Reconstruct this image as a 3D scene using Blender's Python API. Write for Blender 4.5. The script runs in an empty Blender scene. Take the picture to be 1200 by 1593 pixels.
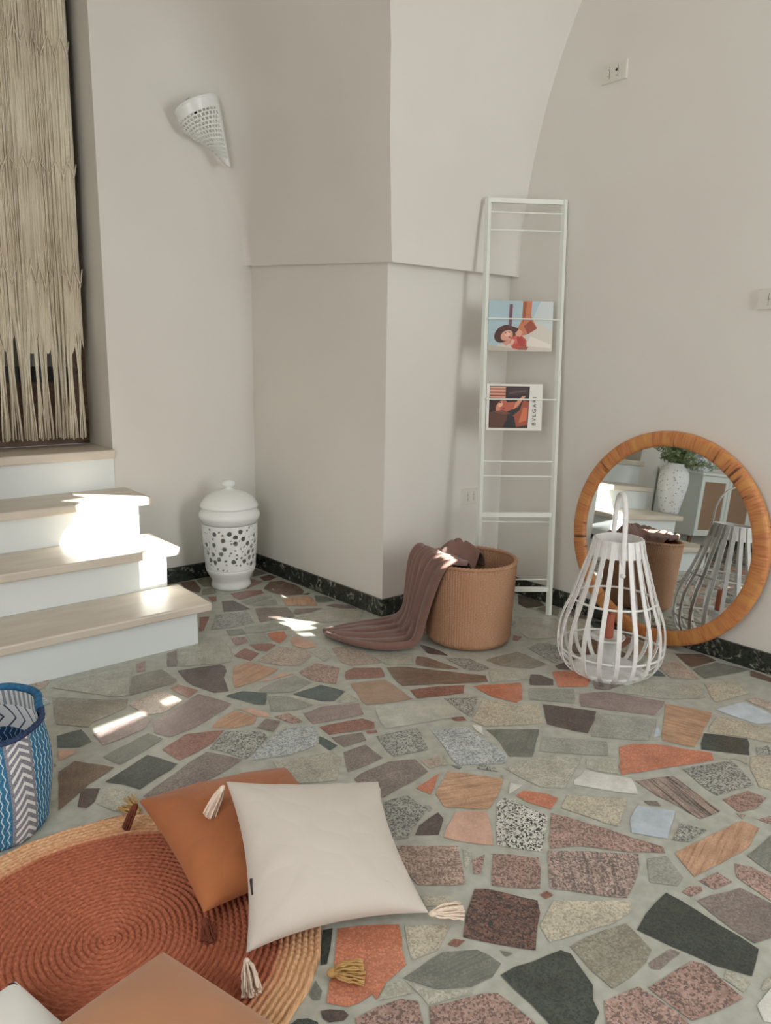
import bpy, bmesh, math, random
from mathutils import Vector, Matrix
from mathutils.bvhtree import BVHTree
PI = math.pi
cos, sin = math.cos, math.sin
R = random.Random(7)
scene = bpy.context.scene
COL = scene.collection

# ------------------------------------------------------------------ camera, light, exposure
cam_d = bpy.data.cameras.new('camera')
cam = bpy.data.objects.new('camera', cam_d)
COL.objects.link(cam)
cam_d.sensor_fit = 'VERTICAL'
cam_d.sensor_height = 36.0
cam_d.lens = 36.0 * 1170.0 / 1593.0
cam_d.clip_start = 0.02
_p, _r, _a = math.radians(11.75), math.radians(1.02), math.radians(49.9)
_h = Vector((cos(_a), sin(_a), 0)); _rt = Vector((sin(_a), -cos(_a), 0))
FWD = _h * cos(_p) - Vector((0, 0, sin(_p)))
_u0 = _rt.cross(FWD)
RGT = _rt * cos(_r) + _u0 * sin(_r)
UPV = _u0 * cos(_r) - _rt * sin(_r)
m = Matrix((RGT, UPV, -FWD)).transposed().to_4x4()
m.translation = Vector((0, 0, 1.15))
cam.matrix_world = m
scene.camera = cam

vs = scene.view_settings
vs.view_transform = 'Standard'; vs.look = 'None'; vs.gamma = 1.0; vs.use_curve_mapping = False
vs.exposure = 0.0
scene.cycles.use_denoising = True
scene.cycles.max_bounces = 10
scene.cycles.diffuse_bounces = 6
scene.cycles.sample_clamp_indirect = 6.0
scene.cycles.caustics_reflective = False

world = bpy.data.worlds.new('world'); scene.world = world
world.use_nodes = True
world.node_tree.nodes['Background'].inputs[0].default_value = (0.75, 0.85, 1.0, 1)
world.node_tree.nodes['Background'].inputs[1].default_value = 0.6

def add_light(name, kind, loc, direction, energy, color, **kw):
    d = bpy.data.lights.new(name, kind); d.energy = energy; d.color = color
    for k, v in kw.items(): setattr(d, k, v)
    o = bpy.data.objects.new(name, d); COL.objects.link(o)
    o.location = loc
    o.rotation_euler = Vector(direction).to_track_quat('-Z', 'Y').to_euler()
    return o
add_light('sun', 'SUN', (2, -4, 5), (-0.1, 0.995, -0.364), 40.0, (1.0, 0.96, 0.9), angle=math.radians(0.15))
# daylight entering by the tall window in the wall behind the camera
add_light('window_daylight', 'AREA', (2.2, -1.9, 1.5), (-0.08, 1.0, -0.05), 52.0, (0.96, 0.98, 1.0), shape='RECTANGLE', size=0.85, size_y=1.9)
# softer fill lamp added at the left wall, which has no opening
add_light('left_fill', 'AREA', (-1.1, 0.6, 1.5), (1.0, 0.35, 0.0), 53.0, (0.98, 0.98, 0.975), shape='RECTANGLE', size=2.0, size_y=2.2)

# ------------------------------------------------------------------ material helpers
def lin(c):
    return tuple(((x / 255.0) / 12.92 if x / 255.0 <= 0.04045 else ((x / 255.0 + 0.055) / 1.055) ** 2.4) for x in c)
def rgba(c): return lin(c) + (1.0,)
class NT:
    def __init__(s, name):
        s.m = bpy.data.materials.new(name); s.m.use_nodes = True
        s.t = s.m.node_tree; s.b = s.t.nodes['Principled BSDF']
    def n(s, typ, **kw):
        nd = s.t.nodes.new(typ)
        for k, v in kw.items():
            if k.startswith('i_'):
                key = k[2:]
                key = int(key) if key.isdigit() else key.replace('_', ' ')
                nd.inputs[key].default_value = v
            else: setattr(nd, k, v)
        return nd
    def l(s, a, b): s.t.links.new(a, b)
    def mix(s, f, a, b):
        nd = s.t.nodes.new('ShaderNodeMix'); nd.data_type = 'RGBA'
        for sock, v in ((nd.inputs[0], f), (nd.inputs[6], a), (nd.inputs[7], b)):
            if hasattr(v, 'links'): s.l(v, sock)
            else: sock.default_value = v
        return nd.outputs[2]
    def math(s, op, a, b=0.0, c=0.0, clamp=False):
        nd = s.t.nodes.new('ShaderNodeMath'); nd.operation = op; nd.use_clamp = clamp
        for i, v in enumerate((a, b, c)):
            if hasattr(v, 'links'): s.l(v, nd.inputs[i])
            else: nd.inputs[i].default_value = v
        return nd.outputs[0]
    def ramp(s, f, a, b):
        nd = s.t.nodes.new('ShaderNodeMapRange'); nd.clamp = True
        s.l(f, nd.inputs[0]); nd.inputs[1].default_value = a; nd.inputs[2].default_value = b
        return nd.outputs[0]
    def bump(s, h, strength=0.3, dist=0.01):
        nd = s.n('ShaderNodeBump'); nd.inputs['Strength'].default_value = strength; nd.inputs['Distance'].default_value = dist
        s.l(h, nd.inputs['Height']); s.l(nd.outputs[0], s.b.inputs['Normal'])
def plain(name, c, rough=0.6, metal=0.0, c2=None, scale=8.0, detail=3.0, lo=0.35, hi=0.65, bump=0.0, bscale=60.0, bdist=0.004, sheen=0.0, spec=0.5, stretch=None):
    N = NT(name); N.b.inputs['Roughness'].default_value = rough; N.b.inputs['Metallic'].default_value = metal
    N.b.inputs['Specular IOR Level'].default_value = spec
    if sheen: N.b.inputs['Sheen Weight'].default_value = sheen
    tc = N.n('ShaderNodeTexCoord')
    src = tc.outputs['Object']
    if stretch:
        mp = N.n('ShaderNodeMapping'); mp.inputs['Scale'].default_value = stretch
        N.l(src, mp.inputs[0]); src = mp.outputs[0]
    if c2:
        nz = N.n('ShaderNodeTexNoise', i_Scale=scale, i_Detail=detail); N.l(src, nz.inputs['Vector'])
        N.l(N.mix(N.ramp(nz.outputs[0], lo, hi), rgba(c), rgba(c2)), N.b.inputs['Base Color'])
    else: N.b.inputs['Base Color'].default_value = rgba(c)
    if bump:
        nb = N.n('ShaderNodeTexNoise', i_Scale=bscale, i_Detail=4.0); N.l(src, nb.inputs['Vector'])
        N.bump(nb.outputs[0], bump, bdist)
    return N.m

# ------------------------------------------------------------------ mesh helpers
class MB:
    def __init__(s): s.v = []; s.f = []; s.mi = []; s.uv = {}
    def vert(s, p): s.v.append(tuple(p)); return len(s.v) - 1
    def face(s, idx, mi=0, uv=None):
        s.f.append(tuple(idx)); s.mi.append(mi)
        if uv: s.uv[len(s.f) - 1] = uv
    def poly(s, pts, mi=0, uv=None): s.face([s.vert(p) for p in pts], mi, uv)
    def box(s, a, b, mi=0):
        x0, y0, z0 = a; x1, y1, z1 = b
        i = [s.vert(p) for p in ((x0,y0,z0),(x1,y0,z0),(x1,y1,z0),(x0,y1,z0),(x0,y0,z1),(x1,y0,z1),(x1,y1,z1),(x0,y1,z1))]
        for q in ((3,2,1,0),(4,5,6,7),(0,1,5,4),(1,2,6,5),(2,3,7,6),(3,0,4,7)): s.face([i[k] for k in q], mi)
    def grid(s, rows, mi=0, closed=False, uvf=None, skip=None):
        n = len(rows[0]); base = len(s.v)
        for r in rows:
            for p in r: s.v.append(tuple(p))
        for i in range(len(rows) - 1):
            for j in range(n if closed else n - 1):
                if skip and skip(i, j): continue
                k = (j + 1) % n
                uv = None
                if uvf: uv = [uvf(i, j), uvf(i, j + 1), uvf(i + 1, j + 1), uvf(i + 1, j)]
                s.face((base + i*n + j, base + i*n + k, base + (i+1)*n + k, base + (i+1)*n + j), mi, uv)
        return base
    def lathe(s, prof, n=48, c=(0, 0, 0), mi=0, cap0=False, cap1=False, skip=None):
        rows = [[(c[0] + r*cos(2*PI*j/n), c[1] + r*sin(2*PI*j/n), c[2] + z) for j in range(n)] for r, z in prof]
        L = [0.0]
        for (r0, z0), (r1, z1) in zip(prof, prof[1:]): L.append(L[-1] + math.hypot(r1 - r0, z1 - z0))
        b = s.grid(rows, mi, True, lambda i, j: (j / n, L[i]), skip)
        if cap0: s.face(list(range(b + n - 1, b - 1, -1)), mi)
        if cap1: s.face(list(range(b + (len(prof)-1)*n, b + len(prof)*n)), mi)
    def tube(s, pts, r, n=8, mi=0, cap=True, flat=None):
        P = [Vector(p) for p in pts]; rows = []
        up = None
        for i, p in enumerate(P):
            t = (P[min(i+1, len(P)-1)] - P[max(i-1, 0)]).normalized()
            if up is None:
                up = Vector(flat[2]) if flat and len(flat) > 2 else (Vector((0,0,1)) if abs(t.z) < 0.9 else Vector((1,0,0)))
            a = (up - t*up.dot(t)).normalized(); up = a
            b = t.cross(a)
            rr = r[i] if isinstance(r, (list, tuple)) else r
            ra, rb = (rr, rr) if not flat else (flat[0]*rr, flat[1]*rr)
            rows.append([p + a*(ra*cos(2*PI*j/n + PI/n)) + b*(rb*sin(2*PI*j/n + PI/n)) for j in range(n)])
        b0 = s.grid(rows, mi, True)
        if cap:
            s.face(list(range(b0 + n - 1, b0 - 1, -1)), mi)
            s.face(list(range(b0 + (len(rows)-1)*n, b0 + len(rows)*n)), mi)
    def bar(s, a, b, w, h=None, mi=0):          # square bar
        s.tube([a, b], 1.0, 4, mi, True, (w*0.7071, (h or w)*0.7071))
    def build(s, name, mats, parent=None, smooth=False, loc=None, solid=0.0, bevel=0.0, sub=0, off=-1.0):
        me = bpy.data.meshes.new(name)
        me.from_pydata(s.v, [], s.f)
        if not isinstance(mats, (list, tuple)): mats = [mats]
        for m_ in mats: me.materials.append(m_)
        for p, k in zip(me.polygons, s.mi): p.material_index = k; p.use_smooth = smooth
        if s.uv:
            ul = me.uv_layers.new(name='UVMap')
            for p in me.polygons:
                u = s.uv.get(p.index)
                if u:
                    for li, q in zip(p.loop_indices, u): ul.data[li].uv = q
        me.validate(); me.update()
        o = bpy.data.objects.new(name, me); COL.objects.link(o)
        if parent: o.parent = parent; o.matrix_parent_inverse = parent_inv(parent)
        if loc: o.location = loc
        if solid:
            md = o.modifiers.new('solid', 'SOLIDIFY'); md.thickness = solid; md.offset = off
        if bevel:
            md = o.modifiers.new('bevel', 'BEVEL'); md.width = bevel; md.segments = 2; md.limit_method = 'ANGLE'
        if sub:
            md = o.modifiers.new('sub', 'SUBSURF'); md.levels = sub; md.render_levels = sub
        return o
def parent_inv(p):          # things sit at their base; every part is modelled in room coordinates
    if p.parent: return Matrix.Identity(4)
    return Matrix.Translation(p.location).inverted()
def tag(o, label, cat, group=None):
    o['label'] = label; o['category'] = cat
    if group: o['group'] = group
    return o
def thing(name, label, cat, loc, group=None):
    o = bpy.data.objects.new(name, None); COL.objects.link(o)
    o.location = loc; o.empty_display_size = 0.05
    return tag(o, label, cat, group)
def struct(o): o['kind'] = 'structure'; return o
def smoothstep(a, b, x):
    t = max(0.0, min(1.0, (x - a) / (b - a))); return t*t*(3 - 2*t)
def interp(x, pts):
    if x <= pts[0][0]: return pts[0][1]
    for (x0, y0), (x1, y1) in zip(pts, pts[1:]):
        if x <= x1: return y0 + (y1 - y0)*(x - x0)/(x1 - x0)
    return pts[-1][1]
def catmull(P, n):
    P = [Vector(p) for p in P]; out = []
    for i in range(len(P) - 1):
        p0 = P[max(i-1, 0)]; p1 = P[i]; p2 = P[i+1]; p3 = P[min(i+2, len(P)-1)]
        for k in range(n):
            t = k / n
            out.append(0.5*((2*p1) + (p2 - p0)*t + (2*p0 - 5*p1 + 4*p2 - p3)*t*t + (3*p1 - p0 - 3*p2 + p3)*t**3))
    out.append(P[-1]); return out

# ------------------------------------------------------------------ materials of the room
WALL = plain('wall_plaster', (221, 219, 212), 0.85, c2=(217, 213, 206), scale=1.6, bump=0.12, bscale=9.0, bdist=0.006)
WHITE = plain('white_paint', (222, 228, 228), 0.6, bump=0.08, bscale=14.0, bdist=0.004)
N = NT('marble_skirting')
tc = N.n('ShaderNodeTexCoord'); nz = N.n('ShaderNodeTexNoise', i_Scale=9.0, i_Detail=6.0, i_Distortion=1.6); N.l(tc.outputs['Object'], nz.inputs['Vector'])
n2 = N.n('ShaderNodeTexNoise', i_Scale=60.0, i_Detail=3.0); N.l(tc.outputs['Object'], n2.inputs['Vector'])
vein = N.math('MULTIPLY', N.math('SUBTRACT', 1.0, N.ramp(N.math('ABSOLUTE', N.math('SUBTRACT', nz.outputs[0], 0.56)), 0.0, 0.035)), N.ramp(n2.outputs[0], 0.42, 0.6))
N.l(N.mix(vein, N.mix(N.ramp(n2.outputs[0], 0.3, 0.8), rgba((26, 30, 27)), rgba((62, 68, 60))), rgba((150, 152, 142))), N.b.inputs['Base Color'])
N.b.inputs['Roughness'].default_value = 0.25
MARBLE = N.m
STEPSTONE = plain('beige_step_stone', (214, 205, 190), 0.4, c2=(203, 192, 177), scale=5.0, detail=6.0, bump=0.05, stretch=(1, 4, 4))
CEIL = WALL

# stone paving: colour 1, colour 2, speckle, banding
ST = {
 'B': ((126,104,88),(92,70,56),.4,.6), 'e': ((150,146,130),(108,102,88),.5,.5), 'R': ((146,98,84),(104,68,60),.55,.2),
 'M': ((132,120,114),(104,88,82),.55,.2), 'k': ((116,78,66),(48,50,50),.9,.6), 'P': ((168,134,122),(98,84,82),.8,.1),
 'D': ((92,78,74),(62,54,52),.5,.1), 'g': ((160,160,150),(124,126,120),.5,.3), 'S': ((200,158,126),(162,120,92),.25,.8),
 't': ((122,124,114),(94,98,92),.4,.6), 'G': ((160,160,152),(92,92,92),.95,.0), 'N': ((180,178,164),(146,144,128),.55,.35),
 'O': ((200,120,88),(158,94,72),.4,.4), 'q': ((208,166,144),(190,146,126),.25,.3), 'p': ((178,160,146),(134,120,112),.7,.1),
 's': ((168,138,116),(146,118,98),.25,.3), 'w': ((192,192,180),(172,172,158),.3,.2), 'W': ((214,214,206),(196,198,190),.2,.3),
 'L': ((192,204,214),(180,192,206),.1,.3), 'y': ((192,184,164),(142,132,114),.5,.0), 'b': ((176,182,182),(130,136,142),.85,.0),
 'T': ((76,92,90),(54,66,66),.45,.2), 'K': ((60,66,60),(40,48,46),.6,.1), 'm': ((150,130,126),(116,98,96),.5,.5),
 'z': ((184,156,146),(92,86,82),.8,.9), 'h': ((178,150,134),(84,70,64),.7,.45), 'H': ((206,204,196),(52,52,52),1.0,.0), 'Z': ((170,148,136),(66,62,60),.3,1.0) }
N = NT('paving_stone')
uvn = N.n('ShaderNodeUVMap'); uvn.uv_map = 'UVMap'
a1 = N.n('ShaderNodeAttribute', attribute_name='stone_a'); a2 = N.n('ShaderNodeAttribute', attribute_name='stone_b')
asp = N.n('ShaderNodeAttribute', attribute_name='speckle'); abd = N.n('ShaderNodeAttribute', attribute_name='banding')
ns = N.n('ShaderNodeTexNoise', i_Scale=70.0, i_Detail=3.0, i_Roughness=0.7); N.l(uvn.outputs[0], ns.inputs['Vector'])
vor = N.n('ShaderNodeTexVoronoi', i_Scale=250.0, i_Randomness=1.0); N.l(uvn.outputs[0], vor.inputs['Vector'])
sep = N.n('ShaderNodeSeparateXYZ'); N.l(vor.outputs['Color'], sep.inputs[0])
grain = N.math('ADD', sep.outputs[0], N.math('MULTIPLY', N.math('SUBTRACT', ns.outputs[0], 0.5), 1.2))
mp = N.n('ShaderNodeMapping'); mp.inputs['Scale'].default_value = (6.0, 95.0, 1.0); N.l(uvn.outputs[0], mp.inputs[0])
nb = N.n('ShaderNodeTexNoise', i_Scale=1.0, i_Detail=5.0, i_Roughness=0.65, i_Distortion=0.8); N.l(mp.outputs[0], nb.inputs['Vector'])
nl = N.n('ShaderNodeTexNoise', i_Scale=16.0, i_Detail=4.0); N.l(uvn.outputs[0], nl.inputs['Vector'])
fs = N.math('MULTIPLY', N.math('SUBTRACT', 1.0, N.ramp(grain, 0.26, 0.40)), asp.outputs['Fac'])
fl_ = N.math('MULTIPLY', N.ramp(grain, 0.66, 0.80), N.math('MULTIPLY', asp.outputs['Fac'], 0.55))
fb = N.math('MULTIPLY', N.ramp(nb.outputs[0], 0.45, 0.60), abd.outputs['Fac'])
col = N.mix(N.math('MAXIMUM', fs, fb, clamp=True), a1.outputs['Color'], a2.outputs['Color'])
br = N.n('ShaderNodeHueSaturation'); br.inputs['Value'].default_value = 1.5; br.inputs['Saturation'].default_value = 0.75; N.l(a1.outputs['Color'], br.inputs['Color'])
col = N.mix(fl_, col, br.outputs[0])
hs = N.n('ShaderNodeHueSaturation'); N.l(col, hs.inputs['Color']); N.l(N.math('MULTIPLY_ADD', nl.outputs[0], 0.8, 0.6), hs.inputs['Value'])
N.l(hs.outputs[0], N.b.inputs['Base Color'])
N.b.inputs['Roughness'].default_value = 0.24; N.b.inputs['Specular IOR Level'].default_value = 0.5
N.bump(N.math('ADD', ns.outputs[0], nl.outputs[0]), 0.06, 0.002)
STONE = N.m
GROUT = plain('paving_grout', (186, 187, 177), 0.42, c2=(168, 169, 158), scale=30.0, bump=0.15, bscale=90.0, bdist=0.002)

# ------------------------------------------------------------------ floor: crazy paving
STONES = """B 1537,3338 1570,3265 1608,3317 1640,3462 1570,3480
e 1627,3336 1668,3322 1700,3366 1738,3486 1653,3470
e 1562,3224 1626,3208 1644,3226 1662,3294 1615,3312
R 1557,3098 1577,3101 1613,3165 1572,3186
M 1910,3344 1940,3347 2008,3353 2000,3474
k 1923,3252 1954,3240 2017,3264 2007,3327 1940,3322
P 1850,3289 1779,3173 1845,3207 1916,3240 1906,3265 1892,3329
B 1851,3055 1883,2975 1953,2941 1994,2980 2016,3079 2002,3193 1942,3221 1853,3135
D 1976,2923 1999,2933 1992,2947 1957,2944
R 1670,3104 1671,3051 1738,3062 1820,3072 1833,3117 1776,3159 1685,3163
g 1666,2967 1725,2980 1817,2987 1831,3023 1738,3046 1662,3028
g 1717,2908 1779,2882 1817,2957 1753,2969 1666,2952
S 1823,2907 1803,2849 1919,2756 1968,2873 1963,2914 1860,2954
t 1945,2806 1979,2775 2032,2771 2034,2839 1996,2899
M 1981,2664 2044,2611 2048,2665 1998,2737 1949,2739
D 1531,2948 1590,2920 1650,2902 1646,3061 1598,3091
G 1380,2776 1475,2740 1573,2740 1621,2888 1486,2936
M 1592,2726 1678,2720 1754,2694 1799,2824 1670,2907
M 1775,2745 1771,2720 1847,2704 1919,2711 1897,2736 1814,2785
N 1804,2565 1945,2484 2040,2558 2037,2602 1900,2677 1760,2689
g 1480,2653 1543,2617 1682,2583 1636,2692 1505,2718
R 1334,2787 1354,2784 1453,2926 1415,2950
t 1406,2667 1475,2640 1495,2705 1430,2735
P 1378,2551 1436,2551 1457,2613 1403,2643
g 1437,2539 1513,2503 1554,2609 1476,2633
O 1522,2518 1529,2468 1593,2509 1618,2572 1552,2598
q 1584,2482 1561,2411 1578,2356 1631,2347 1647,2411 1619,2500
R 1419,2457 1444,2427 1512,2460 1498,2492 1423,2534
R 1346,2382 1409,2423 1398,2510 1321,2467
p 1411,2278 1463,2229 1562,2285 1575,2355 1515,2442 1363,2372
N 1269,2656 1178,2652 1109,2502 1247,2426 1285,2420 1347,2533 1378,2673 1309,2714
M 1074,2522 1103,2503 1171,2651 1130,2648
D 1075,2364 1077,2315 1107,2220 1154,2197 1179,2263 1193,2307 1229,2351 1246,2397 1245,2420 1091,2471
S 1219,2287 1181,2206 1274,2210 1393,2251 1333,2383 1270,2374
P 1432,2097 1477,2011 1578,2119 1536,2217 1432,2185
N 1565,2205 1617,2224 1654,2319 1579,2334
p 1613,2167 1621,2116 1730,2062 1747,2185 1727,2276 1667,2305
R 1529,2027 1658,1955 1704,2029 1619,2094 1575,2084
N 1735,2035 1820,1975 1889,2062 1752,2191
B 1823,1973 1860,1906 1930,1831 1907,1998 1885,2031
G 1941,1833 1966,1782 2023,1770 2033,1883 1960,1950
D 1935,2027 1984,1955 1994,2006 1977,2116
B 1652,1866 1927,1696 1966,1731 1784,1976 1721,2024
R 1630,1755 1789,1685 1843,1728 1758,1780 1660,1822
s 1462,1824 1618,1755 1648,1937 1525,1993
O 1849,1603 1879,1523 1915,1525 2022,1618 1858,1707
N 1932,1687 2059,1619 2126,1680 1999,1757
e 2070,1766 2144,1677 2228,1666 2238,1819 2071,1842
G 2278,1741 2259,1664 2308,1649 2416,1767 2386,1828 2294,1824
D 2025,1587 2091,1530 2133,1562 2128,1621 2105,1645
D 2223,1610 2256,1580 2298,1608 2293,1638 2237,1638
O 2094,1515 2178,1450 2239,1475 2260,1559 2189,1614
M 2187,1424 2211,1389 2304,1376 2282,1437 2243,1472
R 2314,1913 2319,1892 2377,1912 2363,1950
N 2414,1975 2378,1871 2494,1816 2683,1967 2555,2082
w 1406,1661 1667,1566 1704,1697 1478,1795
G 1677,1542 1811,1632 1709,1702
R 1621,1560 1654,1537 1664,1563 1625,1581
y 1667,1528 1664,1478 1832,1370 1931,1467 1888,1508 1811,1610
g 1933,1515 2031,1396 2130,1464 2006,1571
G 1319,1517 1429,1477 1496,1600 1360,1642
b 1471,1444 1433,1366 1549,1286 1591,1304 1625,1500 1521,1567
t 1638,1385 1592,1305 1638,1258 1796,1352 1659,1458
R 1246,1737 1387,1679 1411,1713 1401,1754 1254,1796
R 1346,1668 1376,1654 1384,1668 1353,1685
T 1173,2060 1197,2027 1252,2103 1193,2170 1126,2177
T 1363,1939 1397,1912 1474,1947 1438,2045 1316,2045
g 1259,2098 1323,2056 1420,2080 1409,2167 1344,2173 1233,2142
g 1187,1980 1259,1938 1329,1927 1297,2036 1244,2085
N 1417,1874 1470,1864 1473,1931 1406,1905
m 1245,1823 1416,1773 1459,1849 1339,1905 1267,1903
S 984,2000 1040,1950 1104,1940 1134,1971 1101,2060 1019,2026
M 1122,1855 1180,1901 1152,1947 1096,1913
P 1200,1865 1234,1852 1231,1933 1177,1944
q 1136,1976 1166,1946 1177,1973 1157,2032 1115,2064
G 949,1842 975,1764 1094,1837 1103,1881 1013,1951 921,1887
b 1050,1810 984,1752 1088,1710 1186,1704 1221,1750 1247,1808 1177,1849 1129,1848
T 1196,1714 1195,1658 1231,1663 1223,1748
N 1015,1646 1005,1582 1118,1513 1199,1600 1205,1647 1032,1708
M 1241,1648 1318,1637 1341,1682 1245,1719
M 1163,1529 1293,1526 1303,1618 1224,1626
m 834,2078 855,2022 938,2028 1117,2102 1067,2245 856,2140
R 822,1878 869,1886 949,1913 1014,1958 908,2010 811,1969
M 672,1760 793,1729 876,1741 972,1769 908,1874 855,1857 670,1769
P 966,2544 994,2532 1035,2622 997,2622
e 869,2373 1043,2372 1054,2389 1052,2515 939,2521
N 681,2602 831,2390 868,2377 934,2524 990,2618 728,2615
e 616,2314 687,2232 705,2258 826,2289 861,2352 823,2369 664,2520
R 1021,2236 1077,2266 1041,2356 1003,2344
p 843,2306 865,2202 906,2184 1002,2227 976,2341 877,2324
m 683,2098 713,2099 819,2116 869,2171 855,2203 684,2183
T 574,2169 624,2130 665,2136 668,2234 596,2240
t 679,1959 841,2023 823,2087 661,2034
q 553,2085 602,2103 613,2123 571,2150
B 477,1840 527,1873 579,1914 667,1952 592,2060 538,2033
K 656,1852 674,1804 813,1861 769,1966 617,1900
D 522,1828 538,1807 564,1823 598,1876 566,1900 550,1890
N 566,1815 585,1755 635,1724 667,1791 618,1868
M 1158,1492 1161,1371 1347,1390 1365,1463 1294,1502 1187,1501
O 1272,1303 1370,1367 1263,1354
p 1359,1402 1400,1392 1436,1436 1370,1448
G 1500,1271 1516,1288 1487,1328 1467,1317
S 1261,1242 1345,1162 1414,1190 1489,1231 1393,1359 1287,1300
G 1068,1222 1102,1202 1137,1223 1221,1260 1225,1340 1154,1359
D 1169,1165 1227,1207 1236,1234 1158,1223 1123,1202
q 1188,1122 1242,1052 1338,1158 1274,1209 1174,1153
N 1529,1209 1534,1145 1579,1097 1752,1165 1699,1230 1599,1268 1532,1271
W 1439,1175 1505,1178 1488,1211
O 1451,1122 1472,1061 1530,1078 1523,1114 1487,1162 1450,1160
H 1251,1049 1314,964 1446,1046 1419,1172 1383,1168
h 1027,1147 1008,1068 1092,999 1179,1103 1059,1202
P 1135,1013 1146,1004 1205,1043 1169,1050
P 1136,964 1211,886 1297,955 1223,1035
y 977,1009 1023,973 1043,991 994,1033
y 857,916 913,902 989,934 908,993
R 951,884 976,886 961,903 940,901
O 731,997 671,940 696,909 715,902 749,902 745,887 784,906 842,913 859,945 903,1000 797,1074
K 713,1017 722,1009 787,1079 770,1090
t 657,959 666,953 681,966 686,994 658,975
D 648,917 652,903 674,890 688,894 687,907 668,925 654,932
K 591,938 632,906 637,916 628,933 612,944 594,942
P 679,863 773,787 803,838 784,861 738,875 692,881
t 849,835 902,799 949,790 987,801 985,829 978,853 924,892 815,896
P 770,777 931,647 933,722 930,759 909,775 847,800 813,818
k 1032,937 976,898 1056,791 1063,778 1154,839 1182,865 1122,960 1102,979
R 1198,859 1220,856 1220,874 1199,876
z 1229,877 1337,749 1413,772 1498,813 1336,961
y 1126,818 1101,778 1242,726 1308,720 1342,737 1207,845
K 953,662 946,642 1001,597 1015,607 1041,615 1054,637 1083,657 1100,698 1114,731 1110,748 966,787
e 1111,681 1104,630 1158,624 1210,625 1247,633 1273,708 1219,726 1129,745
t 1008,807 1025,803 1011,825
K 1308,540 1337,478 1418,497 1424,630 1425,705 1327,697 1272,688
P 1152,502 1276,463 1297,549 1290,568 1160,592
P 1022,592 1141,496 1151,506 1148,602 1126,609 1070,625
M 1205,610 1215,598 1287,595 1282,613 1213,621
M 1431,567 1426,514 1473,495 1572,538 1571,607 1453,652
P 1452,664 1490,656 1503,666 1485,682 1452,684
P 1514,642 1572,628 1580,666 1516,679
P 1597,632 1589,597 1576,540 1660,575 1658,625 1642,657
t 1681,620 1665,563 1850,640 1817,650 1692,652
g 1423,747 1461,700 1497,705 1540,770 1496,796
W 1255,419 1269,400 1337,429 1340,443 1281,443
D 1839,1364 1889,1241 2045,1311 1945,1462
g 1882,1228 2002,1099 2156,1155 2038,1307
m 2029,1376 2168,1179 2298,1209 2203,1383 2112,1432
S 2168,1144 2038,1075 2069,987 2347,1068 2280,1204
g 1680,1273 1824,1123 1902,1175 1764,1316
O 1758,1042 2051,915 2089,937 2005,1071 1948,1119 1903,1136
K 2080,974 2161,861 2262,910 2188,1017
W 1617,1094 1680,1000 1715,954 1774,1009 1703,1119 1634,1106
y 1500,1053 1546,906 1676,960 1563,1074
L 1598,907 1552,875 1597,803 1726,851 1671,929
Z 1750,923 1753,864 1741,795 1816,773 1879,944 1769,1001
G 1876,820 2015,780 2095,881 1933,951
G 1626,765 1712,758 1691,817 1605,796
S 1519,692 1578,684 1724,662 1824,680 1823,724 1696,745 1564,765
P 1850,747 1898,726 1976,729 1973,777 1875,803
P 1341,962 1401,929 1474,842 1547,779 1565,789 1499,964 1465,1052
L 2378,942 2457,891 2495,951 2514,1042 2374,1076
y 2203,1015 2266,914 2293,845 2389,904 2337,1045 2268,1034
p 2506,912 2584,944 2581,1034 2531,1050
N 2238,1334 2318,1216 2433,1138 2520,1209 2385,1362 2248,1349
p 2490,1306 2561,1226 2665,1369 2561,1394
T 2489,1319 2525,1382 2438,1371
t 2581,1223 2805,1153 2776,1270 2635,1297
B 2639,1307 2786,1276 2810,1343 2726,1422
y 2424,1101 2592,1059 2658,1151 2537,1196
B 2749,1131 2751,1030 2793,1072 2805,1153
D 2699,2210 2678,2144 2777,2111 2846,2228 2807,2302
e 2704,1981 2816,2051 2786,2107 2710,2115
y 2101,833 2014,768 2028,719 2235,807 2161,858
P 1867,651 1925,676 1857,703
N 1714,1123 1760,1046 1828,1098 1762,1157
M 1694,911 1715,888 1728,907 1700,930
W 1631,1481 1624,1437 1664,1482 1647,1506
q 1313,2188 1421,2185 1384,2213 1267,2199
G 2177,847 2224,820 2268,853 2228,873
N 1333,445 1354,440 1376,454 1349,459 1319,453
N 1292,513 1288,472 1320,472 1328,485 1318,516
N 2110,876 2104,838 2148,861 2072,913
N 1128,1032 1169,1050 1195,1081 1180,1093
L 2030,1100 2062,1091 2125,1142
g 1216,1249 1233,1254 1237,1271 1229,1277
N 816,843 811,821 892,786 902,792 835,846 817,889
N 788,866 814,854 807,897 779,901 747,885
t 1425,1345 1441,1348 1421,1380
g 1485,1237 1499,1243 1496,1255
p 1828,726 1854,727 1841,748
N 1018,1222 1060,1212 1011,1275
N 1404,1389 1421,1380 1444,1430"""

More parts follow.
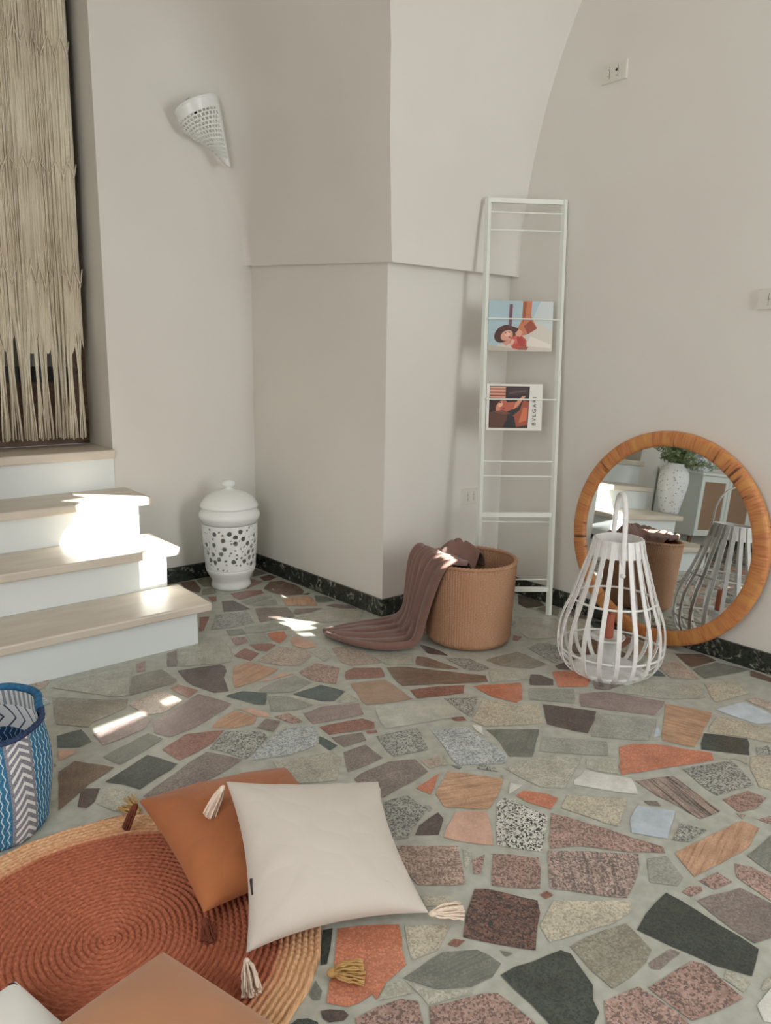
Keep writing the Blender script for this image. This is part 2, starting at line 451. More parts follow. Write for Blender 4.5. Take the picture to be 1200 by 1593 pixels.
def inside(p, P):
    r = False
    for i in range(len(P)):
        a, b = P[i], P[i-1]
        if (a[1] > p[1]) != (b[1] > p[1]) and p[0] < (b[0]-a[0])*(p[1]-a[1])/(b[1]-a[1]) + a[0]: r = not r
    return r
def seg_hit(a, b, c, d):
    o = lambda p, q, r: (q[0]-p[0])*(r[1]-p[1]) - (q[1]-p[1])*(r[0]-p[0])
    return o(a,b,c)*o(a,b,d) < 0 and o(c,d,a)*o(c,d,b) < 0
def bb(P): return (min(x for x, _ in P), max(x for x, _ in P), min(y for _, y in P), max(y for _, y in P))
def overlaps(P, Q, bp, bq):
    if bp[1] < bq[0] or bq[1] < bp[0] or bp[3] < bq[2] or bq[3] < bp[2]: return False
    if any(inside(p, Q) for p in P) or any(inside(q, P) for q in Q): return True
    return any(seg_hit(P[i-1], P[i], Q[j-1], Q[j]) for i in range(len(P)) for j in range(len(Q)))
stones = []
for ln in STONES.split('\n'):
    w = ln.split()
    stones.append((w[0], [(float(a)/1000, float(b)/1000) for a, b in (q.split(',') for q in w[1:])]))
hand = [(P, bb(P)) for _, P in stones]
# the rest of the room's floor, beyond what was measured: random cells, skipping any that would touch a measured stone
def clip(P, a, b, c):       # keep a*x+b*y<=c
    out = []
    for i in range(len(P)):
        p, q = P[i-1], P[i]
        dp, dq = a*p[0]+b*p[1]-c, a*q[0]+b*q[1]-c
        if (dp <= 0) != (dq <= 0):
            t = dp/(dp-dq); out.append((p[0]+(q[0]-p[0])*t, p[1]+(q[1]-p[1])*t))
        if dq <= 0: out.append(q)
    return out
S = 0.17
site = {}
for i in range(-9, 19):
    for j in range(-14, 22): site[i, j] = ((i + R.uniform(.1, .9))*S, (j + R.uniform(.1, .9))*S*0.85)
kinds = 'BeRMPDgStGNNOqpswyybTKmMGgP'
for (i, j), s0 in site.items():
    P = [(s0[0]-.3, s0[1]-.3), (s0[0]+.3, s0[1]-.3), (s0[0]+.3, s0[1]+.3), (s0[0]-.3, s0[1]+.3)]
    for di in range(-2, 3):
        for dj in range(-2, 3):
            t = site.get((i+di, j+dj))
            if t and (di or dj):
                a, b = t[0]-s0[0], t[1]-s0[1]; L = math.hypot(a, b)
                P = clip(P, a/L, b/L, (a*(s0[0]+t[0]) + b*(s0[1]+t[1]))/2/L - 0.009)
                if not P: break
        if not P: break
    P = [(min(max(x, -1.19), 2.82), min(max(y, -1.99), 3.49)) for x, y in P]
    if len(P) < 3: continue
    kd = R.choice(kinds)
    b0 = bb(P)
    if any(overlaps(P, Q, b0, bq) for Q, bq in hand): continue
    stones.append((kd, P))
fl = MB(); fl.poly([(-1.2, -2, 0), (2.83, -2, 0), (2.83, 3.5, 0), (-1.2, 3.5, 0)], 0)
fl.v += [(-1.2, -2, -.05), (2.83, -2, -.05), (2.83, 3.5, -.05), (-1.2, 3.5, -.05)]
for a, b in ((0,1),(1,2),(2,3),(3,0)): fl.face((b, a, a+4, b+4), 0)
info = {}
for kd, P in stones:
    c1, c2, sp, bd = ST[kd]
    c1 = tuple(q*.90 + w_*.10 for q, w_ in zip(c1, (176, 178, 172))); c2 = tuple(q*.92 + w_*.08 for q, w_ in zip(c2, (160, 162, 158)))
    v = R.uniform(-6, 6)
    # roughen the outline a little, as broken stone
    Q = []
    for k in range(len(P)):
        a, b = P[k], P[(k+1) % len(P)]
        L = math.hypot(b[0]-a[0], b[1]-a[1]); n = max(1, int(L/0.035))
        nx, ny = (b[1]-a[1])/(L+1e-9), -(b[0]-a[0])/(L+1e-9)
        Q.append((a[0]*.97+b[0]*.03 if L > .03 else a[0], a[1]*.97+b[1]*.03 if L > .03 else a[1]))
        for q in range(1, n):
            t = q/n; d = R.uniform(-.0022, .0022)
            Q.append((a[0]+(b[0]-a[0])*t+nx*d, a[1]+(b[1]-a[1])*t+ny*d))
    L, i0 = max((math.hypot(P[k][0]-P[k-1][0], P[k][1]-P[k-1][1]), k) for k in range(len(P)))
    an = math.atan2(P[i0][1]-P[i0-1][1], P[i0][0]-P[i0-1][0]) + R.uniform(-.15, .15)
    if kd == 'S': an += PI/2 if R.random() < .5 else .5
    if kd == 'z': an += PI/2
    ox, oy = R.uniform(0, 9), R.uniform(0, 9)
    fl.poly([(x, y, 0.0015) for x, y in Q], 1, [(x*cos(an)+y*sin(an)+ox, -x*sin(an)+y*cos(an)+oy) for x, y in Q])
    info[len(fl.f)-1] = (tuple(min(255, max(0, q+v)) for q in c1), tuple(min(255, max(0, q+v*.6)) for q in c2), sp, bd)
floor = fl.build('floor', [GROUT, STONE])
me = floor.data
if len(me.polygons) == len(fl.f):
    for nm in ('stone_a', 'stone_b'): me.attributes.new(nm, 'FLOAT_COLOR', 'FACE')
    for nm in ('speckle', 'banding'): me.attributes.new(nm, 'FLOAT', 'FACE')
    A, B_, C_, D_ = (me.attributes[k].data for k in ('stone_a', 'stone_b', 'speckle', 'banding'))
    for k, (c1, c2, sp, bd) in info.items():
        A[k].color = rgba(c1); B_[k].color = rgba(c2); C_[k].value = sp; D_[k].value = bd
else: raise RuntimeError('floor faces lost')
struct(floor)

# ------------------------------------------------------------------ walls
DX0, DX1, DZ0, DZ1 = 0.30, 1.272, 0.70, 2.95          # doorway
w = MB()
w.box((-1.35, 3.5, 0), (DX0, 3.87, 3.6)); w.box((DX1, 3.5, 0), (2.83, 3.87, 3.6))
w.box((DX0, 3.5, 0), (DX1, 3.87, DZ0 - .04)); w.box((DX0, 3.5, DZ1), (DX1, 3.87, 3.6))
struct(w.build('wall_far', WALL))
w = MB(); w.box((2.83, -2.15, 0), (3.0, 3.87, 3.6)); struct(w.build('wall_right', WALL))
w = MB(); w.box((-1.35, -2.15, 0), (-1.2, 3.5, 3.6)); struct(w.build('wall_left', WALL))
WX0, WX1, WZ0, WZ1 = 0.85, 2.68, 0.12, 2.66             # tall window behind the camera
w = MB()
w.box((-1.2, -2.15, 0), (WX0, -2.0, 3.6)); w.box((WX1, -2.15, 0), (2.83, -2.0, 3.6))
w.box((WX0, -2.15, 0), (WX1, -2.0, WZ0)); w.box((WX0, -2.15, WZ1), (WX1, -2.0, 3.6))
struct(w.build('wall_near', WALL))
w = MB(); w.box((-1.35, -2.15, 3.5), (3.0, 3.87, 3.62)); struct(w.build('ceiling', CEIL))

# pillar between the room and the arched recess
def arch_y(z):
    t = max(0.0, 1 - ((z - 1.52)/1.9)**2); return 0.95 + 1.47*math.sqrt(t)
def edge_x(z): return interp(z, [(1.5, 2.052), (1.774, 2.027), (1.928, 2.0), (2.078, 1.972), (2.253, 1.93), (2.375, 1.885), (2.6, 1.79), (2.9, 1.62), (3.42, 1.2)])
def groin_x(z): return interp(z, [(1.5, 2.02), (1.834, 1.979), (2.074, 1.942), (2.231, 1.905), (2.395, 1.846), (2.55, 1.767), (2.703, 1.68), (3.0, 1.5), (3.42, 1.15)])
pl = MB()
A0, B0, C0 = (2.028, 3.5), (2.071, 2.472), (2.83, 2.472)
pl.poly([(A0[0], A0[1], 0), (B0[0], B0[1], 0), (B0[0], B0[1], 1.53), (A0[0], A0[1], 1.585)][::-1])
pl.poly([(B0[0], B0[1], 0), (C0[0], C0[1], 0), (C0[0], C0[1], 1.53), (B0[0], B0[1], 1.53)])
pl.poly([(C0[0], C0[1], 0), (2.83, 3.5, 0), (2.83, 3.5, 1.585), (C0[0], C0[1], 1.53)])
pl.poly([(A0[0], A0[1], 0), (B0[0], B0[1], 0), (C0[0], C0[1], 0), (2.83, 3.5, 0)][::-1])
# spring ledge and the vaulted flank above it, its groin rounded off into the far wall
rows = []
NZ, NY, NF = 44, 12, 14
for i in range(NZ + 1):
    row = []
    for j in range(NY + NF + 1):
        zz = 1.52 + (3.419 - 1.52)*i/NZ
        rf = .035 + .33*smoothstep(1.62, 2.35, zz)
        y0 = arch_y(zz)
        if j <= NY:
            y = y0 + (3.5 - rf - y0)*j/NY; s = (y - y0)/(3.5 - y0)
            zb = 1.52 + 0.06*s; z = zb + (3.419 - zb)*i/NZ
            xx = edge_x(z)*(1 - s) + groin_x(z)*s
        else:
            t = (j - NY)/NF; z = 1.58 + (3.419 - 1.58)*i/NZ
            s0 = (3.5 - rf - y0)/(3.5 - y0); xa = edge_x(z)*(1 - s0) + groin_x(z)*s0
            gx = groin_x(z)
            xx = xa*(1-t)**2 + 2*gx*t*(1-t) + (gx - rf)*t*t
            y = (3.5 - rf)*(1-t)**2 + 2*3.5*t*(1-t) + 3.4995*t*t
        row.append((xx, y, z))
    rows.append(row)
pl.grid(rows)
pl.poly([(rows[0][0][0], 2.42, 1.52), (B0[0], B0[1], 1.53), (A0[0], A0[1], 1.585), rows[0][NY], rows[0][0]][:4])
# arch soffit of the recess
srows = []
for i in range(NZ + 1):
    r0 = rows[i][0]
    srows.append([(r0[0] + (2.83 - r0[0])*k/6, r0[1], r0[2]) for k in range(7)])
srows.append([(1.2 + (2.83 - 1.2)*k/6, -2.0, 3.419) for k in range(7)])
pl.grid(srows)
pl.poly([(rows[0][0][0], 2.42, 1.52), (2.83, 2.42, 1.52), (2.83, 2.472, 1.53), (B0[0], B0[1], 1.53)])
po = struct(pl.build('wall_pillar', WALL, smooth=False))
for k, p in enumerate(po.data.polygons): p.use_smooth = 5 <= k - 0 and len(p.vertices) == 4 and p.area < .05

# skirting of dark marble
def skirting(name, a, b, nrm, h=0.08, t=0.012):
    k = MB(); nx, ny = nrm
    p = [(a[0], a[1]), (b[0], b[1]), (b[0]+nx*t, b[1]+ny*t), (a[0]+nx*t, a[1]+ny*t)]
    i = [k.vert((x, y, z)) for z in (0.0, h) for x, y in p]
    for q in ((0,1,2,3),(7,6,5,4),(0,4,5,1),(1,5,6,2),(2,6,7,3),(3,7,4,0)): k.face([i[c] for c in q])
    struct(k.build(name, MARBLE, bevel=0.0015))
skirting('baseboard_far', (1.27, 3.5), (2.028, 3.5), (0, -1))
skirting('baseboard_pillar_side', (2.028, 3.5), (2.071, 2.472), (-1, -.04))
skirting('baseboard_pillar_front', (2.06, 2.472), (2.83, 2.472), (0, -1))
skirting('baseboard_right', (2.83, 2.46), (2.83, -2.0), (-1, 0))
skirting('baseboard_left', (-1.2, 3.5), (-1.2, -2.0), (1, 0))

# window behind the camera: frame, and added panel whose holes shape the sun patches
HOLES = [[(1.655, 1.995), (1.761, 2.0), (1.775, 2.07), (1.815, 2.143), (1.82, 2.25), (1.825, 2.43), (1.775, 2.45), (1.615, 2.51), (1.6, 2.49), (1.625, 2.47), (1.49, 2.458), (1.555, 2.435), (1.515, 2.41), (1.525, 2.36), (1.475, 2.31), (1.455, 2.255), (1.525, 2.21), (1.615, 2.17), (1.685, 2.147), (1.655, 2.14)], [(2.391, 1.866), (2.552, 1.904), (2.487, 1.862), (2.379, 1.81), (2.348, 1.81), (2.406, 1.847)], [(2.127, 1.747), (2.169, 1.742), (2.22, 1.698), (2.266, 1.672), (2.203, 1.671), (2.212, 1.649), (2.114, 1.663), (2.128, 1.686), (2.126, 1.714), (2.165, 1.71)], [(2.105, 1.658), (2.16, 1.642), (2.142, 1.629), (2.1, 1.638)], [(1.122, 1.544), (1.291, 1.553), (1.285, 1.537), (1.105, 1.519)], [(1.365, 1.565), (1.421, 1.57), (1.422, 1.548), (1.358, 1.546)]]
cu = bpy.data.curves.new('sun_mask_outline', 'CURVE'); cu.dimensions = '2D'; cu.fill_mode = 'BOTH'; cu.extrude = 0.008
for P in [[(WX0, WZ0), (WX1, WZ0), (WX1, WZ1), (WX0, WZ1)]] + HOLES:
    sp = cu.splines.new('POLY'); sp.points.add(len(P)-1); sp.use_cyclic_u = True
    for q, (x, z) in zip(sp.points, P): q.co = (x, z, 0, 1)
co = bpy.data.objects.new('tmp', cu); COL.objects.link(co)
co.rotation_euler = (PI/2, 0, 0); co.location = (0, -2.0, 0)
bpy.context.view_layer.update()
sme = bpy.data.meshes.new_from_object(co.evaluated_get(bpy.context.evaluated_depsgraph_get()))
sme.transform(co.matrix_world); bpy.data.objects.remove(co)
MASK_PAINT = plain('sun_mask_paint', (214, 212, 204), 0.5)
sme.materials.clear(); sme.materials.append(MASK_PAINT)
so = bpy.data.objects.new('sun_mask', sme); COL.objects.link(so); struct(so)
k = MB()
for a, b in (((WX0, -2.02, WZ0), (WX0+.05, -1.97, WZ1)), ((WX1-.05, -2.02, WZ0), (WX1, -1.97, WZ1)), ((WX0, -2.02, WZ0), (WX1, -1.97, WZ0+.05)), ((WX0, -2.02, WZ1-.05), (WX1, -1.97, WZ1))): k.box(a, b)
k.build('window_frame', WHITE, so)

# ------------------------------------------------------------------ doorway: glazed door with dark rail, sill, jamb corner
DWOOD = plain('door_brown_panel', (120, 96, 76), 0.6, c2=(96, 76, 60), scale=12.0, stretch=(1, 1, 6))
DDARK = plain('door_dark_rail', (36, 34, 32), 0.5)
N = NT('frosted_pane'); N.b.inputs['Base Color'].default_value = rgba((150, 150, 138)); N.b.inputs['Roughness'].default_value = 0.5
DPANE = N.m
k = MB(); k.box((DX0, 3.80, .70), (DX1, 3.86, 1.0)); k.box((DX0, 3.80, 1.0), (DX0+.09, 3.86, DZ1)); k.box((DX1-.06, 3.80, 1.0), (DX1, 3.86, DZ1)); k.box((DX0, 3.80, DZ1-.1), (DX1, 3.86, DZ1))
d1 = struct(k.build('door_1', DWOOD))
k = MB(); k.box((DX0+.09, 3.79, 1.0), (DX1-.06, 3.85, 1.07)); k.build('rail', DDARK, d1)
k = MB(); k.box((DX0+.09, 3.815, 1.07), (DX1-.06, 3.83, DZ1-.1)); k.build('pane', DPANE, d1)

st = thing('staircase', 'white staircase of three steps with beige stone treads rising to the curtained doorway', 'stairs', (0.9, 3.08, 0))
TR, RX0, RX1 = .172, .535, 1.272
for q in range(3):
    y0 = 2.67 + .277*q; z1 = TR*(q+1)
    k = MB(); k.box((RX0, y0, 0 if q == 0 else z1 - TR), (RX1, 3.5, z1 - .036)); k.build('riser', WHITE, st)
    k = MB(); k.box((.50, y0 - .035, z1 - .036), (1.322, 3.5 if q == 2 else y0 + .277 + .004, z1)); k.build('tread', STEPSTONE, st, bevel=.007)
k = MB(); k.box((DX0-.02, 3.468, DZ0-.04), (DX1+.003, 3.80, DZ0)); struct(k.build('trim_1', STEPSTONE, bevel=.006))
k = MB(); k.box((.30, 3.492, .516), (1.272, 3.5, .66)); struct(k.build('trim_2', WHITE))

# ------------------------------------------------------------------ object materials
CERAM = plain('white_ceramic', (232, 234, 232), 0.25, spec=0.5)
LADW = plain('white_metal', (226, 230, 222), 0.45)
LANW = plain('white_cane', (232, 232, 230), 0.5, c2=(222, 220, 218), scale=30.0)
N = NT('woven_seagrass')
uvn = N.n('ShaderNodeUVMap'); uvn.uv_map = 'UVMap'
mp = N.n('ShaderNodeMapping'); mp.inputs['Scale'].default_value = (34, 34, 1); N.l(uvn.outputs[0], mp.inputs[0])
nz = N.n('ShaderNodeTexNoise', i_Scale=1.5, i_Detail=4.0); N.l(mp.outputs[0], nz.inputs['Vector'])
tc = N.n('ShaderNodeTexCoord'); n2 = N.n('ShaderNodeTexNoise', i_Scale=7.0, i_Detail=2.0); N.l(tc.outputs['Object'], n2.inputs['Vector'])
c1 = N.mix(N.ramp(nz.outputs[0], .3, .7), rgba((146, 106, 80)), rgba((196, 156, 124)))
N.l(N.mix(N.math('MULTIPLY', N.ramp(n2.outputs[0], .4, .75), .45), c1, rgba((168, 114, 84))), N.b.inputs['Base Color'])
N.b.inputs['Roughness'].default_value = 0.7; BASKETM = N.m
BLANK = plain('mauve_brown_cloth', (122, 90, 80), 0.9, c2=(112, 82, 72), scale=14.0, bump=0.2, bscale=300.0, bdist=0.002, sheen=0.3)
N = NT('rattan_wrap')
uvn = N.n('ShaderNodeUVMap'); uvn.uv_map = 'UVMap'
mp = N.n('ShaderNodeMapping'); mp.inputs['Scale'].default_value = (330, 3, 1); N.l(uvn.outputs[0], mp.inputs[0])
nz = N.n('ShaderNodeTexNoise', i_Scale=1.0, i_Detail=3.0); N.l(mp.outputs[0], nz.inputs['Vector'])
mp2 = N.n('ShaderNodeMapping'); mp2.inputs['Scale'].default_value = (60, 2, 1); N.l(uvn.outputs[0], mp2.inputs[0])
n2 = N.n('ShaderNodeTexNoise', i_Scale=1.0, i_Detail=3.0); N.l(mp2.outputs[0], n2.inputs['Vector'])
c1 = N.mix(N.ramp(nz.outputs[0], .35, .7), rgba((204, 136, 84)), rgba((172, 104, 60)))
c1 = N.mix(N.ramp(n2.outputs[0], .45, .7), c1, rgba((206, 150, 84)))
n3 = N.n('ShaderNodeTexNoise', i_Scale=1.0, i_Detail=1.0)
mp3 = N.n('ShaderNodeMapping'); mp3.inputs['Scale'].default_value = (110, 1.0, 1); mp3.inputs['Location'].default_value = (3, 4, 0); N.l(uvn.outputs[0], mp3.inputs[0]); N.l(mp3.outputs[0], n3.inputs['Vector'])
N.l(N.mix(N.ramp(n3.outputs[0], .66, .72), c1, rgba((104, 60, 34))), N.b.inputs['Base Color'])
N.b.inputs['Roughness'].default_value = 0.45; N.bump(nz.outputs[0], 0.4, 0.003); RATTAN = N.m
N = NT('mirror_glass'); N.b.inputs['Metallic'].default_value = 1.0; N.b.inputs['Roughness'].default_value = 0.015; N.b.inputs['Base Color'].default_value = (.84, .88, .88, 1); MIRROR = N.m
N = NT('clear_glass'); N.b.inputs['Roughness'].default_value = 0.05; N.b.inputs['Base Color'].default_value = (.9, .93, .93, 1); N.b.inputs['Alpha'].default_value = .28; GLASS = N.m
CANDLE = plain('terracotta_wax', (176, 98, 74), 0.5)
LINEN = plain('cream_linen', (206, 198, 188), 0.9, c2=(198, 189, 179), scale=3.0, bump=0.12, bscale=500.0, bdist=0.001, sheen=0.2)
RUST = plain('rust_cotton', (176, 108, 64), 0.85, c2=(166, 98, 56), scale=5.0, bump=0.1, bscale=400.0, bdist=0.001, sheen=0.15)
TAN = plain('tan_cotton', (186, 132, 92), 0.9, c2=(178, 124, 86), scale=4.0, bump=0.1, bscale=400.0, bdist=0.001, sheen=0.2)
DTASS = plain('dark_brown_yarn', (112, 56, 38), 0.9)
CTASS = plain('cream_yarn', (232, 214, 196), 0.9)
JTASS = plain('jute_yarn', (206, 170, 108), 0.9, c2=(180, 140, 86), scale=80.0)
BLACK = plain('black_label', (42, 38, 40), 0.7)
CORD = plain('ecru_cotton_cord', (226, 218, 198), 0.95, c2=(212, 200, 180), scale=3.0, bump=0.5, bscale=160.0, bdist=0.004)

# ------------------------------------------------------------------ pierced lidded jar in the corner
def pierced(name, prof, n, holes, mat, c, parent, thick=.005, zof=None):
    """surface of revolution with the given round holes (angle, height, radius) cut through"""
    rows = [[(c[0]+r*cos(2*PI*j/n), c[1]+r*sin(2*PI*j/n), c[2]+z) for j in range(n)] for r, z in prof]
    def skip(i, j):
        r = prof[i][0]; z = (prof[i][1]+prof[i+1][1])/2; a = 2*PI*(j+.5)/n
        for ha, hz, hr in holes:
            if abs(z-hz) < hr:
                d = (a-ha+PI) % (2*PI) - PI
                if (d*r)**2 + (z-hz)**2 < hr*hr: return True
        return False
    k = MB(); k.grid(rows, 0, True, None, skip)
    return k.build(name, mat, parent, smooth=True, solid=thick)
def scatter_holes(z0, z1, r, n, big=.0115):
    H = []
    tries = 0
    while len(H) < n and tries < 9000:
        tries += 1
        hr = big if len(H) < n*.33 else R.uniform(.0035, .006)
        a = R.uniform(0, 2*PI); z = R.uniform(z0+hr, z1-hr)
        ok = True
        for b, y, s in H:
            d = (a-b+PI) % (2*PI) - PI
            if math.hypot(d*r, z-y) < hr+s+.0042: ok = False; break
        if ok: H.append((a, z, hr))
    return H
JC = (1.752, 3.279, 0.0)
jar = thing('lidded_jar', 'white ceramic pierced jar with domed lid standing in the corner beside the steps', 'jar', JC)
k = MB(); k.lathe([(.0, .0), (.092, .0), (.098, .008), (.098, .02), (.094, .032), (.096, .047), (.108, .066), (.118, .085), (.124, .105)], 64, JC); k.build('foot', CERAM, jar, smooth=True, solid=.004)
prof = [(.124 + .012*smoothstep(.105, .3, .105+.0033*i), .105 + .0033*i) for i in range(69)]
pierced('body', prof, 260, scatter_holes(.108, .33, .13, 190), CERAM, JC, jar)
k = MB(); k.lathe([(.136, .33), (.139, .345), (.147, .355), (.150, .368), (.148, .38), (.138, .394), (.130, .402), (.128, .412)], 64, JC); k.build('shoulder', CERAM, jar, smooth=True, solid=.004)
k = MB(); k.lathe([(.128, .405), (.139, .408), (.142, .418), (.136, .428), (.128, .44), (.118, .453), (.104, .466), (.08, .480), (.05, .49), (.024, .496), (.018, .503), (.02, .508), (.033, .515), (.036, .525), (.03, .535), (.016, .541), (.0, .542)], 64, JC); k.build('lid', CERAM, jar, smooth=True)

# ------------------------------------------------------------------ basket with blanket
BC = (2.184, 2.045)
bk = thing('seagrass_basket', 'round woven seagrass basket holding a brown blanket in front of the white ladder', 'basket', (BC[0], BC[1], 0))
k = MB(); NA = 420
bp = [(.0, .004), (.06, .004), (.12, .004), (.15, .005), (.163, .012), (.171, .022)] + [(.174 + .011*smoothstep(.03, .35, .03+.004*i), .03 + .004*i) for i in range(79)]
rows = []
for i, (r, z) in enumerate(bp):
    row = []
    for j in range(NA):
        t = 2*PI*j/NA
        amp = .0015 if z > .02 else 0
        colm = int(j/NA*105)
        braid = .55*cos(j/NA*105*2*PI) + .8*sin(i*PI/1.25 + (PI if colm % 2 else 0) + .5*sin(j*.11))
        rr = r + amp*braid
        row.append((BC[0]+rr*cos(t), BC[1]+rr*sin(t), z))
    rows.append(row)
k.grid(rows, 0, True, lambda i, j: (j/NA*3, bp[i][1]*8))
inner = [(.176, .342), (.174, .25), (.170, .15), (.165, .05), (.15, .02), (.0, .02)]
rows = [[(BC[0]+(r+.001*cos(j*1.2))*cos(2*PI*j/NA), BC[1]+(r+.001*cos(j*1.2))*sin(2*PI*j/NA), z) for j in range(NA)] for r, z in inner]
k.grid(rows, 0, True, lambda i, j: (j/NA*3, i*.5))
k.build('body', BASKETM, bk, smooth=True)
k = MB()
for q in range(2):
    pts = []
    for j in range(241):
        t = 2*PI*j/240; ph = t*34 + q*PI
        pts.append((BC[0]+(.181+.0035*cos(ph))*cos(t), BC[1]+(.181+.0035*cos(ph))*sin(t), .345+.0035*sin(ph)))
    k.tube(pts, .0058, 8, cap=False)
k.build('rim', BASKETM, bk, smooth=True)

def cloth(stations, nu, nv, amp, waves, seed, th=.006):
    """stations: (left edge, right edge, out direction, fold height); returns a folded strip"""
    rr = random.Random(seed)
    Ls = catmull([s[0] for s in stations], nu); Rs = catmull([s[1] for s in stations], nu); Ns = catmull([s[2] for s in stations], nu)
    Hs = catmull([(s[3], 0, 0) for s in stations], nu)
    rows = []; tot = len(Ls)
    for i in range(tot):
        row = []
        for j in range(nv + 1):
            v = j/nv
            p = Ls[i].lerp(Rs[i], v)
            f = i/tot*3
            w_ = (abs(sin(v*waves*PI + .9*sin(f*1.3) + v*2))**.8)*1.7 - .7 + sin(v*waves*2.2 + 1.3 + f*1.4)*.3
            row.append(p + Ns[i].normalized()*(Hs[i].x*max(0, .55 + .6*w_)*(1 if 0 < j < nv else .3)*amp))
        rows.append(row)
    k = MB(); k.grid(rows); return k
out = Vector((-.9, .42, 0)); side = Vector((-.8, .1, .6)); up = Vector((0, 0, 1))
V = Vector
blk = thing('blanket', 'mauve brown cotton blanket spilling from the seagrass basket onto the floor', 'blanket', (1.85, 2.3, 0))
stn = [
 (V((2.24,2.20,.20)), V((2.20,2.00,.20)), up, .008),
 (V((2.14,2.215,.33)), V((2.11,1.98,.345)), up, .010),
 (V((2.085,2.225,.368)), V((2.055,1.965,.358)), V((-.3,.1,1)), .010),
 (V((2.045,2.215,.383)), V((2.005,1.975,.368)), V((-.6,.2,.8)), .014),
 (V((2.015,2.215,.355)), V((1.985,1.995,.342)), out, .026),
 (V((2.002,2.212,.30)), V((1.972,2.015,.290)), out, .034),
 (V((1.992,2.210,.22)), V((1.955,2.04,.20)), out, .036),
 (V((1.985,2.215,.14)), V((1.945,2.06,.12)), out, .036),
 (V((2.0,2.27,.075)), V((1.935,2.07,.050)), V((-.6,.3,.5)), .036),
 (V((2.0,2.335,.030)), V((1.905,2.085,.012)), up, .042),
 (V((1.925,2.385,.016)), V((1.815,2.118,.010)), up, .046),
 (V((1.84,2.415,.012)), V((1.748,2.20,.010)), up, .042),
 (V((1.765,2.43,.011)), V((1.715,2.31,.010)), up, .030),
 (V((1.72,2.435,.010)), V((1.712,2.40,.010)), up, .008)]
k = cloth(stn, 8, 60, .45, 4.0, 3)
# rolled ridges of the folds, running from the rim to the tip, fused with the cloth
Ls = catmull([s[0] for s in stn[1:]], 8); Rs = catmull([s[1] for s in stn[1:]], 8); Ns = catmull([s[2] for s in stn[1:]], 8)
nL = len(Ls)
for v0, rr0, w0, ph0, s0, s1 in ((.03, .011, .00, 0, 0, 1), (.17, .012, .05, 1, 0, .97), (.33, .013, .05, 2.2, .0, .90), (.47, .011, .06, 3, .08, .96), (.62, .014, .05, .5, 0, .93), (.78, .012, .05, 1.7, .0, .86), (.97, .013, .01, 2.5, .05, 1), (.25, .010, .08, 4, .55, .88), (.70, .011, .09, 5, .55, .90)):
    pts, rd = [], []
    for i in range(int(s0*nL), int(s1*nL)):
        f = i/nL; v = v0 + w0*sin(f*7 + ph0)
        v = min(1, max(0, v))
        q = (i/nL - s0)/(s1 - s0)
        h_ = rr0*(.35 + 1.0*smoothstep(.45, .75, f))
        pts.append(Ls[i].lerp(Rs[i], v) + Ns[i].normalized()*h_)
        rd.append(rr0*(.35 + .65*sin(PI*min(1, max(.04, q)))**.5)*(1 - .45*smoothstep(.8, 1, f)))
    k.tube(pts, rd, 10)
bl_ = k.build('draped_end', BLANK, blk, smooth=True, solid=.007, off=0.0)
md = bl_.modifiers.new('remesh', 'REMESH'); md.mode = 'VOXEL'; md.voxel_size = .0038; md.use_smooth_shade = True
md = bl_.modifiers.new('smooth', 'SMOOTH'); md.factor = .5; md.iterations = 3

# heap of blanket inside, domed above the back rim
rows = []
for i in range(37):
    u = i/36; row = []
    for j in range(73):
        v = j/72
        ang = PI*(.12 + .88*v)
        dome = .408 - .30*max(0, .34-v)**1.5 - .10*max(0, v-.45) 
        rad = .168 - .135*u
        z = .27 + (dome-.27)*math.sqrt(max(0, sin(min(1, u*1.9)*PI/2))) - .16*max(0, u-.50)
        cr = -.016*math.exp(-((v-.40-.05*u)/.022)**2) - .014*math.exp(-((v-.22-.10*u)/.02)**2) - .010*math.exp(-((v-.64+.06*u)/.025)**2) - .008*math.exp(-((v-.84)/.02)**2)
        row.append((BC[0]+(rad+cr*.7)*cos(ang), BC[1]+(rad+cr*.7)*sin(ang), z + cr))
    rows.append(row)
k = MB(); k.grid(rows); k.build('heap', BLANK, blk, smooth=True, solid=.006, sub=1)

# ------------------------------------------------------------------ mirror leaning on the right wall
MXB, MY, MR, MT, MYAW = 2.745, 1.56, .438, .067, -.042
nh = V((-cos(MYAW), -sin(MYAW), 0)); mu = -nh*sin(MT) + V((0,0,cos(MT))); mh = V((-nh.y, nh.x, 0)); mn = mu.cross(mh)
if mn.dot(nh) < 0: mn = -mn
mc = V((MXB, MY, 0.002)) + mu*MR
mir = thing('round_mirror', 'large round mirror in a rattan-wrapped frame leaning on the wall behind the white lantern', 'mirror', (MXB, MY, 0))
def mp_(r, a, d): return mc + (mu*cos(a) + mh*sin(a))*r + mn*d
prof = []
for q in range(17):
    t = 2*PI*q/16
    cx = .5*(MR + .374); hw = .5*(MR - .374); 
    e = lambda x: math.copysign(abs(x)**.55, x)
    prof.append((cx + hw*e(cos(t)), -.018 + .020*e(sin(t))))
k = MB()
rows = [[mp_(r, 2*PI*j/180, d) for j in range(180)] for r, d in prof]
k.grid(rows, 0, True, lambda i, j: (j/180, i/16))
k.build('frame', RATTAN, mir, smooth=True)
k = MB(); k.face([k.vert(mp_(.382, 2*PI*j/120, -.012)) for j in range(120)][::-1]); k.face([k.vert(mp_(.382, 2*PI*j/120, -.018)) for j in range(120)])
go = k.build('mirror_glass', MIRROR, mir)

